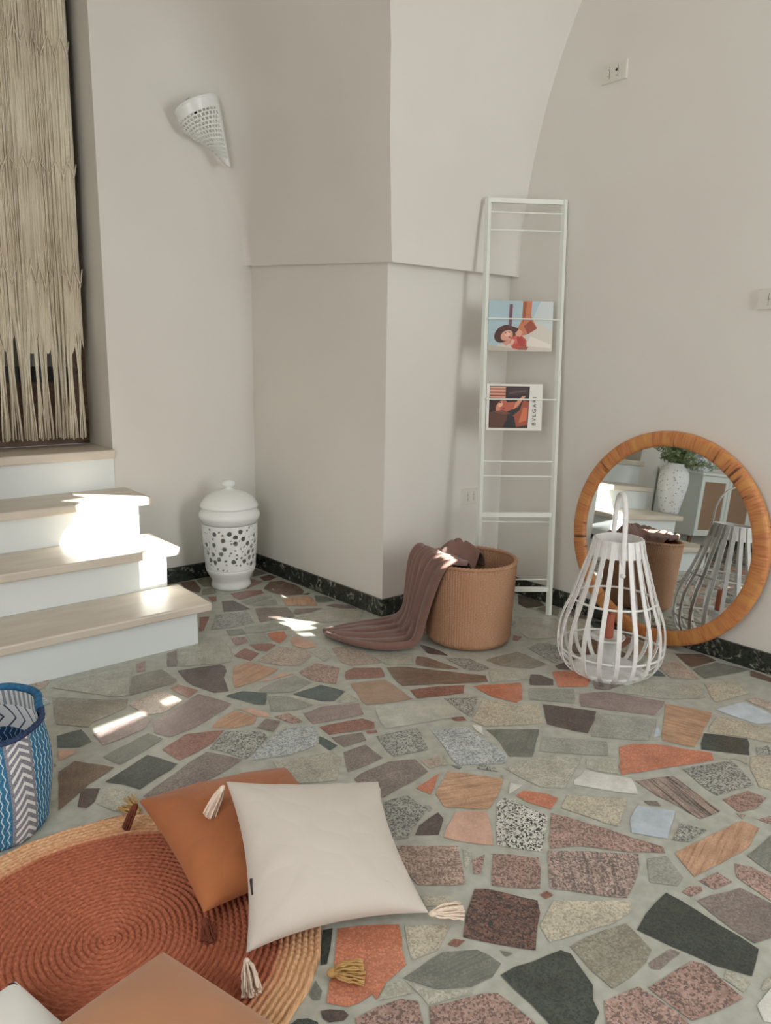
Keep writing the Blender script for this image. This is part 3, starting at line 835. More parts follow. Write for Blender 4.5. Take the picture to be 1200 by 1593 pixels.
# ------------------------------------------------------------------ cane lantern
LC = V((2.368, 1.49, 0))
lan = thing('cane_lantern', 'white pear-shaped cane lantern with a hoop handle standing in front of the round mirror', 'lantern', LC)
lp = [(.085, .004), (.125, .006), (.152, .018), (.172, .038), (.186, .068), (.192, .10), (.194, .135), (.189, .186), (.178, .225), (.162, .265), (.146, .31), (.130, .361), (.115, .41), (.100, .459), (.088, .514)]
lpr = catmull([(r, 0, z) for r, z in lp], 4)
for q in range(20):
    a = 2*PI*q/20 + .09
    ca, sa = cos(a), sin(a)
    k = MB()
    k.tube([(LC.x+p.x*ca, LC.y+p.x*sa, p.z) for p in lpr], 1.0, 4, 0, True, (.0028, .0112, (ca, sa, .01)))
    k.build('slat', LANW, lan)
for z, r in ((.095, .187), (.285, .150)):
    k = MB(); k.tube([(LC.x+r*cos(2*PI*j/64), LC.y+r*sin(2*PI*j/64), z) for j in range(65)], .0042, 8, cap=False); k.build('ring', LANW, lan, smooth=True)
k = MB(); k.lathe([(.098, .455), (.084, .516), (.080, .516), (.094, .455), (.098, .455)], 64, LC); k.build('collar', LANW, lan, smooth=False)
k = MB(); k.lathe([(.0, .0), (.128, .0), (.130, .010), (.120, .014), (.0, .014)], 64, LC); k.build('base', LANW, lan)
ha = math.radians(44.0)
k = MB(); pts = []
for q in range(33):
    t = PI*q/32; pts.append((LC.x - .094*cos(t)*cos(ha), LC.y - .094*cos(t)*sin(ha), .535 + .145*sin(t)**.8))
pts = [(LC.x - .112*cos(ha), LC.y - .112*sin(ha), .40), (LC.x - .100*cos(ha), LC.y - .100*sin(ha), .47)] + pts + [(LC.x + .100*cos(ha), LC.y + .100*sin(ha), .47), (LC.x + .112*cos(ha), LC.y + .112*sin(ha), .40)]
k.tube(pts, 1.0, 8, 0, True, (.0035, .0098, (cos(ha), sin(ha), 0))); k.build('handle', LANW, lan, smooth=True)
for s in (-1, 1):
    k = MB(); k.lathe([(.0, -.008), (.008, -.006), (.010, 0), (.008, .006), (.0, .008)], 12, (LC.x + s*.118*cos(ha), LC.y + s*.118*sin(ha), .405)); k.build('pivot_knob', LANW, lan, smooth=True)
CC = V((2.362, 1.498, 0))
hold = thing('candle_holder', 'glass cylinder with a white saucer on top holding the candle inside the cane lantern', 'candle holder', (CC.x, CC.y, .014))
k = MB(); k.lathe([(.034, .015), (.036, .02), (.036, .126), (.032, .126), (.032, .02), (.0, .02)], 40, CC); k.build('glass', GLASS, hold, smooth=True)
k = MB(); k.lathe([(.0, .127), (.058, .127), (.064, .137), (.060, .137), (.055, .131), (.0, .131)], 40, CC); k.build('saucer', CERAM, hold, smooth=True)
cnd = thing('candle', 'terracotta pillar candle on the saucer inside the cane lantern', 'candle', (CC.x, CC.y, .131))
k = MB(); k.lathe([(.0, .1325), (.018, .1325), (.019, .136), (.019, .222), (.016, .226), (.0, .223)], 32, CC); k.build('wax', CANDLE, cnd, smooth=True)
k = MB(); k.tube([(CC.x, CC.y, .222), (CC.x+.001, CC.y, .233)], .0012, 6); k.build('wick', BLACK, cnd)

# ------------------------------------------------------------------ ladder rack with two magazines
FR, FL = V((2.689, 2.021, 0)), V((2.424, 2.222, 0))
TRt, TLt = V((2.813, 2.170, 1.822)), V((2.540, 2.366, 1.822))
lad = thing('ladder_rack', 'slim white metal ladder rack leaning into the corner behind the basket', 'ladder', (2.55, 2.12, 0))
wd = (FR - FL).normalized(); sdir = (TRt - FR).normalized(); ln = wd.cross(sdir).normalized()
if ln.x > 0: ln = -ln
def lp_(s, w_, d=0.0): return (FL.lerp(TLt, s)).lerp(FR.lerp(TRt, s), w_) + ln*d
for w_ in (0, 1):
    k = MB(); k.bar(lp_(0.0, w_) + V((0,0,.001)), lp_(1.0, w_), .019, .019); k.build('stile', LADW, lad)
for s_, hh in ((.995, .020), (.252, .020), (.0655, .020)):
    k = MB(); k.bar(lp_(s_, 0.02), lp_(s_, .98), hh, .016); k.build('crossbar', LADW, lad)
for s_, d in ((.969, .0), (.928, .0), (.722, .012), (.532, .012), (.382, .0), (.346, -.0), (.233, -.012), (.089, -.012)):
    k = MB(); k.tube([lp_(s_, .02, d), lp_(s_, .98, d)], .0035, 8); k.build('rod', LADW, lad)

def magazine(name, label, s0, s1, w0, w1, d, parts, texts, paper):
    """a magazine lying sideways in the ladder's plane; the cover art is printed as flat patches. parts: (colour, [(x,y)...]) in 0..1 of the cover"""
    O = lp_(s0, w0, d); X = lp_(s0, w1, d) - O; Y = lp_(s1, w0, d) - O
    t = thing(name, label, 'magazine', O, 'magazines on the ladder rack')
    k = MB()
    a = [O - ln*.004, O + X - ln*.004, O + X + Y - ln*.004, O + Y - ln*.004]; b = [q + ln*.008 for q in a]
    i = [k.vert(q) for q in a + b]
    for q in ((3,2,1,0),(4,5,6,7),(0,1,5,4),(1,2,6,5),(2,3,7,6),(3,0,4,7)): k.face([i[c] for c in q])
    k.build('pages', paper, t)
    mats = []; k = MB(); lay = 0
    for col, P in parts:
        if col not in mats: mats.append(col)
        lay += 1
        k.poly([O + X*x + Y*y + ln*(.0042 + lay*.00012) for x, y in P], mats.index(col))
    o = k.build('cover', [plain('print_%d_%d_%d' % c_, c_, .35) for c_ in mats], t)
    for txt, x, y, hgt, col in texts:
        c_ = bpy.data.curves.new('lettering', 'FONT'); c_.body = txt; c_.size = hgt; c_.extrude = .0002; c_.align_x = 'LEFT'; c_.space_character = 1.45
        tmp = bpy.data.objects.new('tmp', c_); COL.objects.link(tmp); bpy.context.view_layer.update()
        me_ = bpy.data.meshes.new_from_object(tmp.evaluated_get(bpy.context.evaluated_depsgraph_get())); bpy.data.objects.remove(tmp)
        me_.materials.clear(); me_.materials.append(plain('ink', col, .5))
        # baseline runs up the page (text turned 90 degrees anticlockwise)
        bx = Y.normalized(); by = -X.normalized(); bz = ln
        M = Matrix((bx, by, bz)).transposed().to_4x4(); M.translation = O + X*x + Y*y + ln*(.0045 + (lay+1)*.00012)
        me_.transform(M)
        lo = bpy.data.objects.new('lettering', me_); COL.objects.link(lo); lo.parent = t; lo.matrix_parent_inverse = parent_inv(t)
    return t
PAPER = plain('magazine_paper', (224, 224, 216), .5)
def ell(cx, cy, rx, ry, n=20, rot=0):
    return [(cx + rx*cos(2*PI*q/n)*cos(rot) - ry*sin(2*PI*q/n)*sin(rot), cy + rx*cos(2*PI*q/n)*sin(rot) + ry*sin(2*PI*q/n)*cos(rot)) for q in range(n)]
magazine('magazine', 'magazine with a pale blue cover and a reclining woman, upper one on the ladder', .647, .765, .045, .90, -.001, [
 ((168, 190, 198), [(0,0),(1,0),(1,1),(0,1)]),
 ((196, 204, 204), [(.55,0),(1,0),(1,1),(.8,1),(.68,.62)]),
 ((205, 198, 186), [(0,0),(1,0),(1,.42),(.72,.60),(.5,.30),(.12,.10),(0,.13)]),
 ((186, 176, 162), [(0,0),(.62,0),(.4,.05),(.12,.10),(0,.12)]),
 ((196, 118, 84), [(.53,1),(.67,1),(.66,.70),(.76,.46),(.62,.34),(.50,.30),(.44,.42),(.52,.62)]),
 ((150, 70, 48), [(.55,.50),(.66,.62),(.76,.46),(.62,.34)]),
 ((76, 44, 38), ell(.24, .34, .13, .19, 20, -.5)),
 ((76, 44, 38), [(.16,.40),(.30,.52),(.46,.46),(.50,.30),(.40,.20)]),
 ((214, 160, 136), ell(.29, .31, .085, .115, 20, -.6)),
 ((206, 150, 128), [(.22,.16),(.38,.26),(.40,.20),(.28,.10)]),
 ((188, 74, 60), [(.38,.30),(.50,.34),(.60,.22),(.60,.10),(.50,.02),(.38,.06),(.34,.16)]),
 ((206, 100, 96), [(.36,.26),(.44,.30),(.50,.20),(.42,.14)]),
 ((214, 160, 134), [(.42,.36),(.48,.44),(.54,.38),(.50,.28),(.44,.26)]),
 ((236, 190, 168), ell(.30, .335, .04, .05, 12, -.6)), ((120, 60, 50), ell(.27, .36, .016, .012, 8)), ((120, 60, 50), ell(.325, .375, .016, .012, 8)), ((176, 62, 60), ell(.335, .275, .022, .014, 10, -.5)),
 ((96, 58, 48), [(.20,.42),(.36,.47),(.43,.38),(.40,.44),(.34,.50),(.22,.48)]), ((226, 176, 150), [(.34,.14),(.37,.24),(.42,.22),(.38,.10)]), ((170, 60, 52), [(.44,.30),(.52,.28),(.58,.16),(.50,.10),(.46,.18)]), ((222, 214, 204), [(.66,.30),(.98,.14),(.98,.05),(.64,.06),(.60,.16)]), ((206, 196, 184), [(.62,.10),(.98,.07),(.98,.03),(.60,.03)]), ((150, 92, 66), [(.55,.98),(.585,.98),(.575,.70),(.53,.55)]),
 ((110, 74, 84), [(.315,.50),(.36,.50),(.37,.93),(.325,.93)]),
 ((150, 84, 60), [(.46,.03),(.60,.02),(.63,.08),(.55,.12)])],
 [], PAPER)
magazine('magazine', 'white magazine with a dark portrait and vertical lettering, lower one on the ladder', .4575, .569, .05, .80, -.001, [
 ((222, 220, 212), [(0,0),(1,0),(1,1),(0,1)]),
 ((34, 26, 26), [(.05,.05),(.75,.05),(.77,.95),(.05,.95)]),
 ((226, 168, 144), [(.06,.93),(.34,.93),(.34,.70),(.06,.70)]),
 ((140, 62, 46), [(.06,.90),(.34,.90),(.34,.875),(.06,.875)]),
 ((140, 62, 46), [(.06,.83),(.34,.83),(.34,.80),(.06,.80)]),
 ((140, 62, 46), [(.06,.76),(.34,.76),(.34,.73),(.06,.73)]),
 ((92, 58, 44), [(.06,.06),(.30,.06),(.42,.34),(.06,.40)]),
 ((160, 76, 48), [(.50,.06),(.74,.12),(.76,.62),(.66,.66),(.60,.44),(.46,.30)]),
 ((62, 34, 30), ell(.18, .52, .11, .16)),
 ((206, 136, 110), ell(.27, .52, .09, .14, 20, -.5)),
 ((186, 96, 72), [(.26,.36),(.40,.42),(.56,.50),(.66,.68),(.52,.62),(.36,.60),(.30,.66),(.24,.50)]),
 ((214, 150, 120), [(.48,.44),(.58,.56),(.70,.74),(.64,.74),(.52,.60)]),
 ((232, 176, 150), ell(.25, .55, .04, .06, 12, -.5)), ((70, 30, 26), ell(.25, .60, .02, .014, 8)), ((150, 44, 42), ell(.31, .47, .022, .016, 8)), ((120, 72, 56), [(.10,.40),(.30,.34),(.44,.36),(.30,.44)]), ((206, 110, 70), [(.58,.16),(.72,.22),(.74,.48),(.66,.50)]), ((60, 40, 44), [(.36,.72),(.74,.80),(.74,.93),(.36,.93)]), ((96, 70, 66), [(.40,.78),(.70,.84),(.70,.87),(.40,.82)]),
 ((30, 26, 28), [(.34,.06),(.54,.06),(.50,.30),(.38,.34)])],
 [('BVLGARI', .89, .11, .024, (70, 66, 62)), ('\u2014\u2014', .97, .50, .008, (120, 120, 116))], PAPER)

# ------------------------------------------------------------------ wall plates
PLATE = plain('switch_plastic', (214, 212, 202), .4)
def wall_plate(label, c, ax, n_, w_, h_, marks):
    t = thing('wall_socket', label, 'wall socket', c)
    ax = V(ax); n_ = V(n_); up_ = V((0,0,1))
    def q(a, b, d): return V(c) + ax*a + up_*b + n_*d
    k = MB()
    P = [(-w_, -h_), (w_, -h_), (w_, h_), (-w_, h_)]
    i = [k.vert(q(a, b, 0)) for a, b in P] + [k.vert(q(a*.94, b*.92, .009)) for a, b in P]
    for s in ((4,5,6,7),(0,1,5,4),(1,2,6,5),(2,3,7,6),(3,0,4,7),(3,2,1,0)): k.face([i[z] for z in s])
    k.build('plate', PLATE, t)
    for a, b, r, dark in marks:
        k = MB(); k.face([k.vert(q(a + r*cos(2*PI*z/16), b + r*sin(2*PI*z/16), .0096)) for z in range(16)])
        k.build('socket_hole', BLACK if dark else plain('insert_grey', (176, 174, 164), .5), t)
    for a in (-w_*.33, w_*.33):
        k = MB(); k.poly([q(a-.0012, -h_*.6, .0098), q(a+.0012, -h_*.6, .0098), q(a+.0012, h_*.6, .0098), q(a-.0012, h_*.6, .0098)])
        k.build('module_gap', plain('gap_grey', (150, 148, 138), .6), t)
wall_plate('white double wall socket high on the right wall above the round mirror', (2.8295, 1.972, 2.283), (0, -1, 0), (-1, 0, 0), .060, .037, [(.012, .006, .0055, True), (.014, -.016, .003, False), (-.026, .012, .003, False), (-.026, -.012, .003, False)])
wall_plate('white wall socket low on the pillar just left of the ladder rack', (2.608, 2.4715, .493), (1, 0, 0), (0, -1, 0), .060, .038, [(-.02, .008, .004, False), (-.02, -.012, .004, False), (.02, .008, .004, False), (.02, -.012, .004, False)])
wall_plate('white wall switch plate at the right edge of the picture', (2.8295, 1.235, 1.370), (0, -1, 0), (-1, 0, 0), .060, .037, [(-.02, .0, .004, False)])

# ------------------------------------------------------------------ pierced ceramic sconce
SL, SF = V((-.765, .645, 0)), V((-.645, -.765, 0))
W1 = V((1.800, 3.415, 2.305)); W2 = V((1.876, 3.462, 2.04))
_c = V((0, 0, 1.15)); W1 = _c + (W1 - _c)*.968; W2 = _c + (W2 - _c)*.985
lampo = thing('wall_sconce', 'white pierced ceramic wall lamp shaped like a half cone in the upper corner', 'wall lamp', W2)
rows = []; NS = 84; NSA = 96
TBL = ([(1.63, 3.45, 2.194), (1.655, 3.45, 2.137), (1.711, 3.45, 2.112), (1.798, 3.45, 2.081), (1.88, 3.45, 2.018)], [(1.787, 3.36, 2.282), (1.801, 3.36, 2.223), (1.815, 3.36, 2.144), (1.829, 3.36, 2.064), (1.844, 3.36, 1.992)])
for i in range(NS + 1):
    t = i/NS
    a_ = V([interp(t, [(q/4, TBL[0][q][c]) for q in range(5)]) for c in range(3)])
    b_ = V([interp(t, [(q/4, TBL[1][q][c]) for q in range(5)]) for c in range(3)])
    mid = (a_ + b_)/2; hf = (a_ - b_)/2; B = hf.length*.95
    row = []
    for j in range(NSA + 1):
        al = PI*j/NSA
        row.append(mid + hf*cos(al) + SF*(B*sin(al)))
    rows.append(row)
def sk(i, j):
    t = (i+.5)/NS; a = (j+.5)/NSA
    if not (.17 < t < .90) or a < .06 or a > .86: return False
    gi, gj = (i % 5) - 2, (j % 6) - 2.5
    if (i//5) % 2: gj = ((j+3) % 6) - 2.5
    return gi*gi/3.2 + gj*gj/4.6 < 1
k = MB(); k.grid(rows, 0, False, None, sk); k.build('shade', CERAM, lampo, smooth=True, solid=.004)
k = MB(); k.tube([p + V((0,0,.002)) for p in rows[0]], .007, 8); k.build('rim', CERAM, lampo, smooth=True)
k = MB(); k.tube([p for p in rows[12]], .004, 8); k.build('band', CERAM, lampo, smooth=True)
W1 = (rows[0][0] + rows[0][-1])/2
k = MB(); k.tube([W1 + SF*.03 + V((0,0,-.04)), W1 + SF*.045 + SL*.03 + V((0,0,.018))], .010, 10); k.build('lamp_holder', DDARK, lampo, smooth=True)

# ------------------------------------------------------------------ macrame curtain in the doorway
cur = MB()
CY = 3.66
def fold_y(x, z): return CY + .034*sin(x*36 + .4*sin(z*2)) + .007*sin(x*85 + z)
nC = 210
for q in range(nC):
    x0 = .34 + (1.235 - .34)*q/(nC-1) + R.uniform(-.001, .001)
    zb = .742 + R.uniform(-.004, .014)
    ph, sway = R.uniform(0, 6), R.uniform(-.012, .012)
    bun = q//7; cx = .34 + (1.235 - .34)*(bun*7 + 3)/(nC-1); lean = .010*sin(bun*2.3)
    pts = []; rad = []
    for s in range(36):
        z = 2.9 - (2.9 - zb)*s/35
        g = smoothstep(1.30, 1.02, z); pull = g*(.52 - .38*smoothstep(1.0, .75, z))
        x = x0 - .012*smoothstep(2.6, .8, z) + sway*smoothstep(1.2, .76, z) + lean*g
        x = x*(1-pull) + (cx - .012 + lean)*pull
        pts.append((x, fold_y(x0, z) + (q % 3)*.0025 + .004*sin(z*11 + ph), z)); rad.append(.0032)
    cur.tube(pts, rad, 5)
for zc, hgt in ((2.42, .12), (1.93, .10), (1.47, .13)):
    for q in range(38):
        xc = .36 + q*.0235; sg = 1 if q % 2 else -1
        pts = [(xc - .014 + .028*t/8, fold_y(xc - .014 + .028*t/8, zc) - .007 - .002*(t % 2), zc + sg*hgt*(t/8 - .5)*(.5 + .5*((q % 4)/3))) for t in range(9)]
        cur.tube(pts, .0034, 5)
rows = []
for s in range(30):
    z = 2.92 - (2.92 - 1.18)*s/29
    rows.append([(.33 + .898*j/180, fold_y(.33 + .898*j/180, z) + .005, z + (.05*sin(j*.37) if s == 29 else 0)) for j in range(181)])
cur.grid(rows)
co_ = cur.build('macrame_curtain', CORD, smooth=True)
tag(co_, 'ecru macrame cord curtain with a fringed hem hanging in the doorway above the steps', 'curtain')

# ------------------------------------------------------------------ braided rug
RGC, RGR = (.42, 1.325), .418
N = NT('braided_jute')
uvn = N.n('ShaderNodeUVMap'); uvn.uv_map = 'UVMap'       # u = length along the braid (m), v = radius (m)
sx = N.n('ShaderNodeSeparateXYZ'); N.l(uvn.outputs[0], sx.inputs[0])
mp = N.n('ShaderNodeMapping'); mp.inputs['Scale'].default_value = (90, 260, 1); N.l(uvn.outputs[0], mp.inputs[0])
nz = N.n('ShaderNodeTexNoise', i_Scale=1.0, i_Detail=3.0); N.l(mp.outputs[0], nz.inputs['Vector'])
tc = N.n('ShaderNodeTexCoord'); n2 = N.n('ShaderNodeTexNoise', i_Scale=14.0, i_Detail=3.0); N.l(tc.outputs['Object'], n2.inputs['Vector'])
rc = N.mix(N.ramp(nz.outputs[0], .3, .7), rgba((188, 112, 82)), rgba((150, 80, 56)))
jc = N.mix(N.ramp(nz.outputs[0], .32, .68), rgba((230, 188, 146)), rgba((194, 142, 100)))
jr = N.mix(.35, jc, rgba((196, 120, 90)))
edge = N.ramp(N.math('MULTIPLY_ADD', n2.outputs[0], .02, sx.outputs[1]), .345, .352)
e2 = N.ramp(N.math('MULTIPLY_ADD', n2.outputs[0], .02, sx.outputs[1]), .368, .376)
N.l(N.mix(e2, N.mix(edge, rc, jr), jc), N.b.inputs['Base Color'])
N.b.inputs['Roughness'].default_value = .9; N.bump(nz.outputs[0], .45, .002)
RUGM = N.m
rug = thing('round_rug', 'round braided rug, rust coloured with a natural jute border, under the cushions', 'rug', (RGC[0], RGC[1], 0))
NR, NAA, PITCH = 34, 1300, RGR/34
k = MB(); rows = []
vals = []
for i in range(NR*4 + 1):
    r = max(.0015, i*PITCH/4)
    vals.append(r)
    prof_h = abs(sin(PI*i/4))
    row = []
    ring = i//4
    nb_ = max(6, round(2*PI*(ring+.5)*PITCH/.0135))
    for j in range(NAA):
        t = 2*PI*j/NAA
        s = (i % 4)/4 - .5
        br = sin(nb_*t + (2.4*abs(s)*2 + ring*1.7))
        z = .004 + .0070*prof_h + (.0010*br if 0 < i < NR*4 else 0)
        if i == NR*4: z = .001
        wob = .0025*sin(t*7+1)*(r/RGR) + .0012*sin(t*31)*(r/RGR)**3
        row.append((RGC[0]+(r+wob)*cos(t), RGC[1]+(r+wob)*sin(t), z))
    rows.append(row)
k.grid(rows, 0, True, lambda i, j: (vals[i]*2*PI*j/NAA, vals[i]))
k.build('braid', RUGM, rug, smooth=True)

def tassel(name, mat, parent, p, d, L, spread, seed, nstr=26, knot=.007, r=.0016, zmin=.004):
    rr = random.Random(seed); p = V(p); d = V(d).normalized()
    a = d.orthogonal().normalized(); b = d.cross(a)
    k = MB()
    kp = p + d*knot*1.6
    rowz = []
    for s in range(9):
        t = PI*s/8
        rowz.append([kp - d*knot*1.5*cos(t) + (a*cos(2*PI*j/14) + b*sin(2*PI*j/14))*(knot*max(.05, sin(t))) for j in range(14)])
    k.grid(rowz, 0, True)
    for q in range(nstr):
        an = rr.uniform(0, 2*PI); ra = math.sqrt(rr.random())
        off = (a*cos(an) + b*sin(an))*ra
        pts = []
        for s in range(7):
            t = s/6
            w_ = knot*.7*(1-t) + spread*t**.6
            q_ = kp + d*(L*t*(1 - .12*ra)) + off*w_ - V((0,0,1))*(L*.15*t*t) + a*(rr.uniform(-1, 1)*.0015)
            q_.z = max(q_.z, zmin + r + .006*rr.random()*0)
            pts.append(q_)
        k.tube(pts, r*1.3, 5)
    return k.build(name, mat, parent, smooth=True)
tassel('tassel', JTASS, rug, (.703, .985, .012), (.5, -.32, 0), .062, .03, 1, 34, .009, .0014)
tassel('tassel', JTASS, rug, (.63, 1.69, .012), (-.15, .9, 0), .05, .03, 2, 26, .009, .0014)

# ------------------------------------------------------------------ cushions
def cushion_mesh(Cn, th, pinch=.10, seed=1, n=56, wr=.004, floor_z=.013, above=None, press=None, sharp=.42):
    """Cn: corners BL, BR, TR, TL (3-D); th: half thickness. press: (BVH of things lying on it)"""
    rr = random.Random(seed); Cn = [V(c) for c in Cn]
    nrm = (Cn[1]-Cn[0]).cross(Cn[3]-Cn[0]).normalized()
    if nrm.z < 0: nrm = -nrm
    ph = [rr.uniform(0, 6) for _ in range(8)]
    def mid(u, v):
        uu = u*(1 - pinch*(1 - v*v)*abs(u)**1.5); vv = v*(1 - pinch*(1 - u*u)*abs(v)**1.5)
        s, t = (uu+1)/2, (vv+1)/2
        return Cn[0]*(1-s)*(1-t) + Cn[1]*s*(1-t) + Cn[2]*s*t + Cn[3]*(1-s)*t
    def h(u, v):
        e = max(0.0, (1-u*u)*(1-v*v))
        return th*e**sharp
    sheets = []
    for sg in (1, -1):
        rows = []
        for i in range(n+1):
            row = []
            for j in range(n+1):
                u = -cos(PI*i/n); v = -cos(PI*j/n)
                p = mid(u, v)
                c = abs(u*v)
                f = sin(u*9 + v*4 + ph[0] + 2*sin(v*3+ph[1]))*.5 + sin(v*13 - u*5 + ph[2] + 1.5*sin(u*4+ph[3]))*.35
                rad = sin(math.atan2(v, u)*11 + ph[4])*c*1.3
                hh = h(u, v)
                p = p + nrm*(sg*(hh + (wr*(f*.6 + rad)*min(1, hh/th*1.6)) if sg > 0 else sg*hh))
                row.append(p)
            rows.append(row)
        sheets.append(rows)
    for rows in sheets:
        for row in rows:
            for p in row:
                if p.z < floor_z: p.z = floor_z + .001*(p.z - floor_z)
                if press:
                    hit = press.ray_cast(V((p.x, p.y, -.5)), V((0,0,1)))
                    if hit[0] is not None and hit[0].z < p.z + .004: p.z = max(floor_z, hit[0].z - .004)
    k = MB(); k.grid(sheets[0]); k.grid([r[::-1] for r in sheets[1]])
    return k, nrm
def bvh_of(k): return BVHTree.FromPolygons([tuple(v) for v in k.v], k.f)
def seam(Cn, k, n): pass

CR = [V((.593, 1.088, .046)), V((.946, .964, .030)), V((1.080, 1.292, .118)), V((.732, 1.417, .190))]
kc, nc = cushion_mesh(CR, .064, .115, 4, wr=.0045, sharp=.40)
crea = thing('cushion', 'cream linen cushion with corner tassels lying half on the rust cushion', 'cushion', (.85, 1.2, .02))
o = kc.build('cover', LINEN, crea, smooth=True)
tassel('tassel', CTASS, crea, CR[0] + V((-.004,-.006,-.004)), (-.35, -.9, -.15), .060, .020, 11, 40, .007, .0014, .016)
tassel('tassel', CTASS, crea, CR[1] + V((.0,-.0,-.004)), (.95, -.42, .05), .070, .018, 12, 40, .007, .0014, .004)
tassel('tassel', CTASS, crea, CR[3] + V((-.006,-.002,-.004)), (-.75, -.05, -.9), .062, .016, 13, 36, .007, .0014, .02)
tassel('tassel', CTASS, crea, CR[2] + V((.0,.0,-.014)), (.2, .5, -.9), .05, .014, 14, 24, .006, .0014, .01)
lb = CR[0].lerp(CR[3], .22) + V((.024, -.004, .004)); ld = (CR[3]-CR[0]).normalized(); lx = (CR[1]-CR[0]).normalized()
k = MB()
for s in (0, 1):
    pass
k.box((-.002, 0, -.004), (.004, .034, .0035))
q_ = k.build('care_label', BLACK, None, bevel=.001)
M = Matrix((lx, ld, lx.cross(ld))).transposed().to_4x4(); M.translation = lb + V((0, 0, .018)); q_.data.transform(M)
q_.parent = crea; q_.matrix_parent_inverse = parent_inv(crea)

press = bvh_of(kc)
RC = [V((.578, 1.232, .048)), V((.950, 1.210, .022)), V((1.000, 1.590, .045)), V((.604, 1.618, .090))]
kr, nr_ = cushion_mesh(RC, .070, .045, 9, wr=.006, press=press)
rus = thing('cushion', 'rust brown cushion with dark tassels partly under the cream cushion', 'cushion', (.77, 1.4, .02))
kr.build('cover', RUST, rus, smooth=True)
tassel('tassel', DTASS, rus, RC[3] + V((-.006, .0, -.002)), (-.5, .05, -.9), .05, .010, 21, 40, .008, .0016, .014)
tassel('tassel', DTASS, rus, RC[0] + V((-.002, -.004, -.006)), (-.1, -.6, -.8), .05, .014, 22, 40, .008, .0016, .014)

TC = [V((.165, .640, .085)), V((.575, .726, .085)), V((.450, 1.130, .100)), V((.045, 1.045, .090))]
TC[1] = V((.582, .715, .085))
kt, nt_ = cushion_mesh(TC, .072, .02, 15, wr=.003, sharp=.5)
tn = thing('cushion', 'tan brown cushion at the front edge of the picture lying on the rug', 'cushion', (.31, .88, .02))
kt.build('cover', TAN, tn, smooth=True)
press2 = bvh_of(kt)
WC = [V((-.05, .75, .05)), V((.36, .75, .05)), V((.222, 1.252, .062)), V((-.17, 1.10, .05))]
WC = [V((-.02, .72, .05)), V((.37, .84, .045)), V((.238, 1.272, .060)), V((-.16, 1.15, .05))]
kw, nw_ = cushion_mesh(WC, .052, .03, 31, wr=.003, press=press2)
wh = thing('cushion', 'white cushion in the lower left corner under the tan cushion', 'cushion', (.1, .95, .02))
kw.build('cover', plain('white_cotton', (238, 238, 234), .9), wh, smooth=True)
k = MB(); k.tube([V((.226, 1.256, .062)) + V((.01*cos(t), .01*sin(t), 0)) for t in (0, .8, 1.6)], .004, 6); k.build('corner_tie', BLACK, wh)

# ------------------------------------------------------------------ quilted storage bag
N = NT('quilted_fabric')
uvn = N.n('ShaderNodeUVMap'); uvn.uv_map = 'UVMap'     # u around in metres, v height in metres
sx = N.n('ShaderNodeSeparateXYZ'); N.l(uvn.outputs[0], sx.inputs[0]); U_, V_ = sx.outputs[0], sx.outputs[1]
pu = N.math('DIVIDE', N.math('ADD', U_, .6695), .155); cell = N.math('FLOOR', pu); fr = N.math('FRACT', pu)
blue = N.math('GREATER_THAN', fr, .52)
# chevrons on the grey panels
tri = N.math('ABSOLUTE', N.math('SUBTRACT', N.math('FRACT', N.math('MULTIPLY', fr, 1.92)), .5))
chev = N.math('FRACT', N.math('MULTIPLY', N.math('ADD', V_, N.math('MULTIPLY', tri, .070)), 44.0))
w1 = N.math('GREATER_THAN', chev, .58)
w2 = N.math('GREATER_THAN', N.math('FRACT', N.math('MULTIPLY', V_, 40.0)), .55)
upper = N.math('GREATER_THAN', V_, .155)
inpan = N.math('MULTIPLY', N.math('GREATER_THAN', fr, .05), N.math('LESS_THAN', fr, .46))
zz2 = N.math('GREATER_THAN', N.math('SINE', N.math('ADD', N.math('MULTIPLY', fr, 40.0), N.math('MULTIPLY', N.math('ABSOLUTE', N.math('SUBTRACT', w2, .5)), 1.0))), .2)
nzq = N.n('ShaderNodeTexNoise', i_Scale=240.0, i_Detail=2.0); N.l(uvn.outputs[0], nzq.inputs['Vector'])
grey = N.mix(N.ramp(nzq.outputs[0], .4, .62), rgba((150, 152, 160)), rgba((112, 114, 124)))
gp = N.mix(N.math('MULTIPLY', inpan, w1), grey, rgba((226, 228, 228)))
zig = N.math('SUBTRACT', N.math('MULTIPLY', fr, 12.0), N.math('MULTIPLY', N.math('PINGPONG', N.math('MULTIPLY', V_, 70.0), 1.0), .42))
zl = N.math('LESS_THAN', N.math('FRACT', zig), .2)
bl = N.mix(N.ramp(nzq.outputs[0], .4, .65), rgba((36, 94, 138)), rgba((70, 134, 164)))
bp_ = N.mix(zl, bl, rgba((190, 212, 216)))
N.l(N.mix(blue, gp, bp_), N.b.inputs['Base Color']); N.b.inputs['Roughness'].default_value = .95
N.bump(N.math('ADD', nzq.outputs[0], w1), .4, .002)
QUILT = N.m
N = NT('quilted_cuff')
uvn = N.n('ShaderNodeUVMap'); uvn.uv_map = 'UVMap'
sx = N.n('ShaderNodeSeparateXYZ'); N.l(uvn.outputs[0], sx.inputs[0]); U_, V_ = sx.outputs[0], sx.outputs[1]
ch = N.math('FRACT', N.math('MULTIPLY', N.math('ADD', U_, N.math('MULTIPLY', N.math('PINGPONG', V_, .14), .24)), 26.0))
cw = N.mix(N.math('LESS_THAN', ch, .17), rgba((228, 232, 234)), rgba((70, 80, 104)))
nzq = N.n('ShaderNodeTexNoise', i_Scale=200.0, i_Detail=2.0); N.l(uvn.outputs[0], nzq.inputs['Vector'])
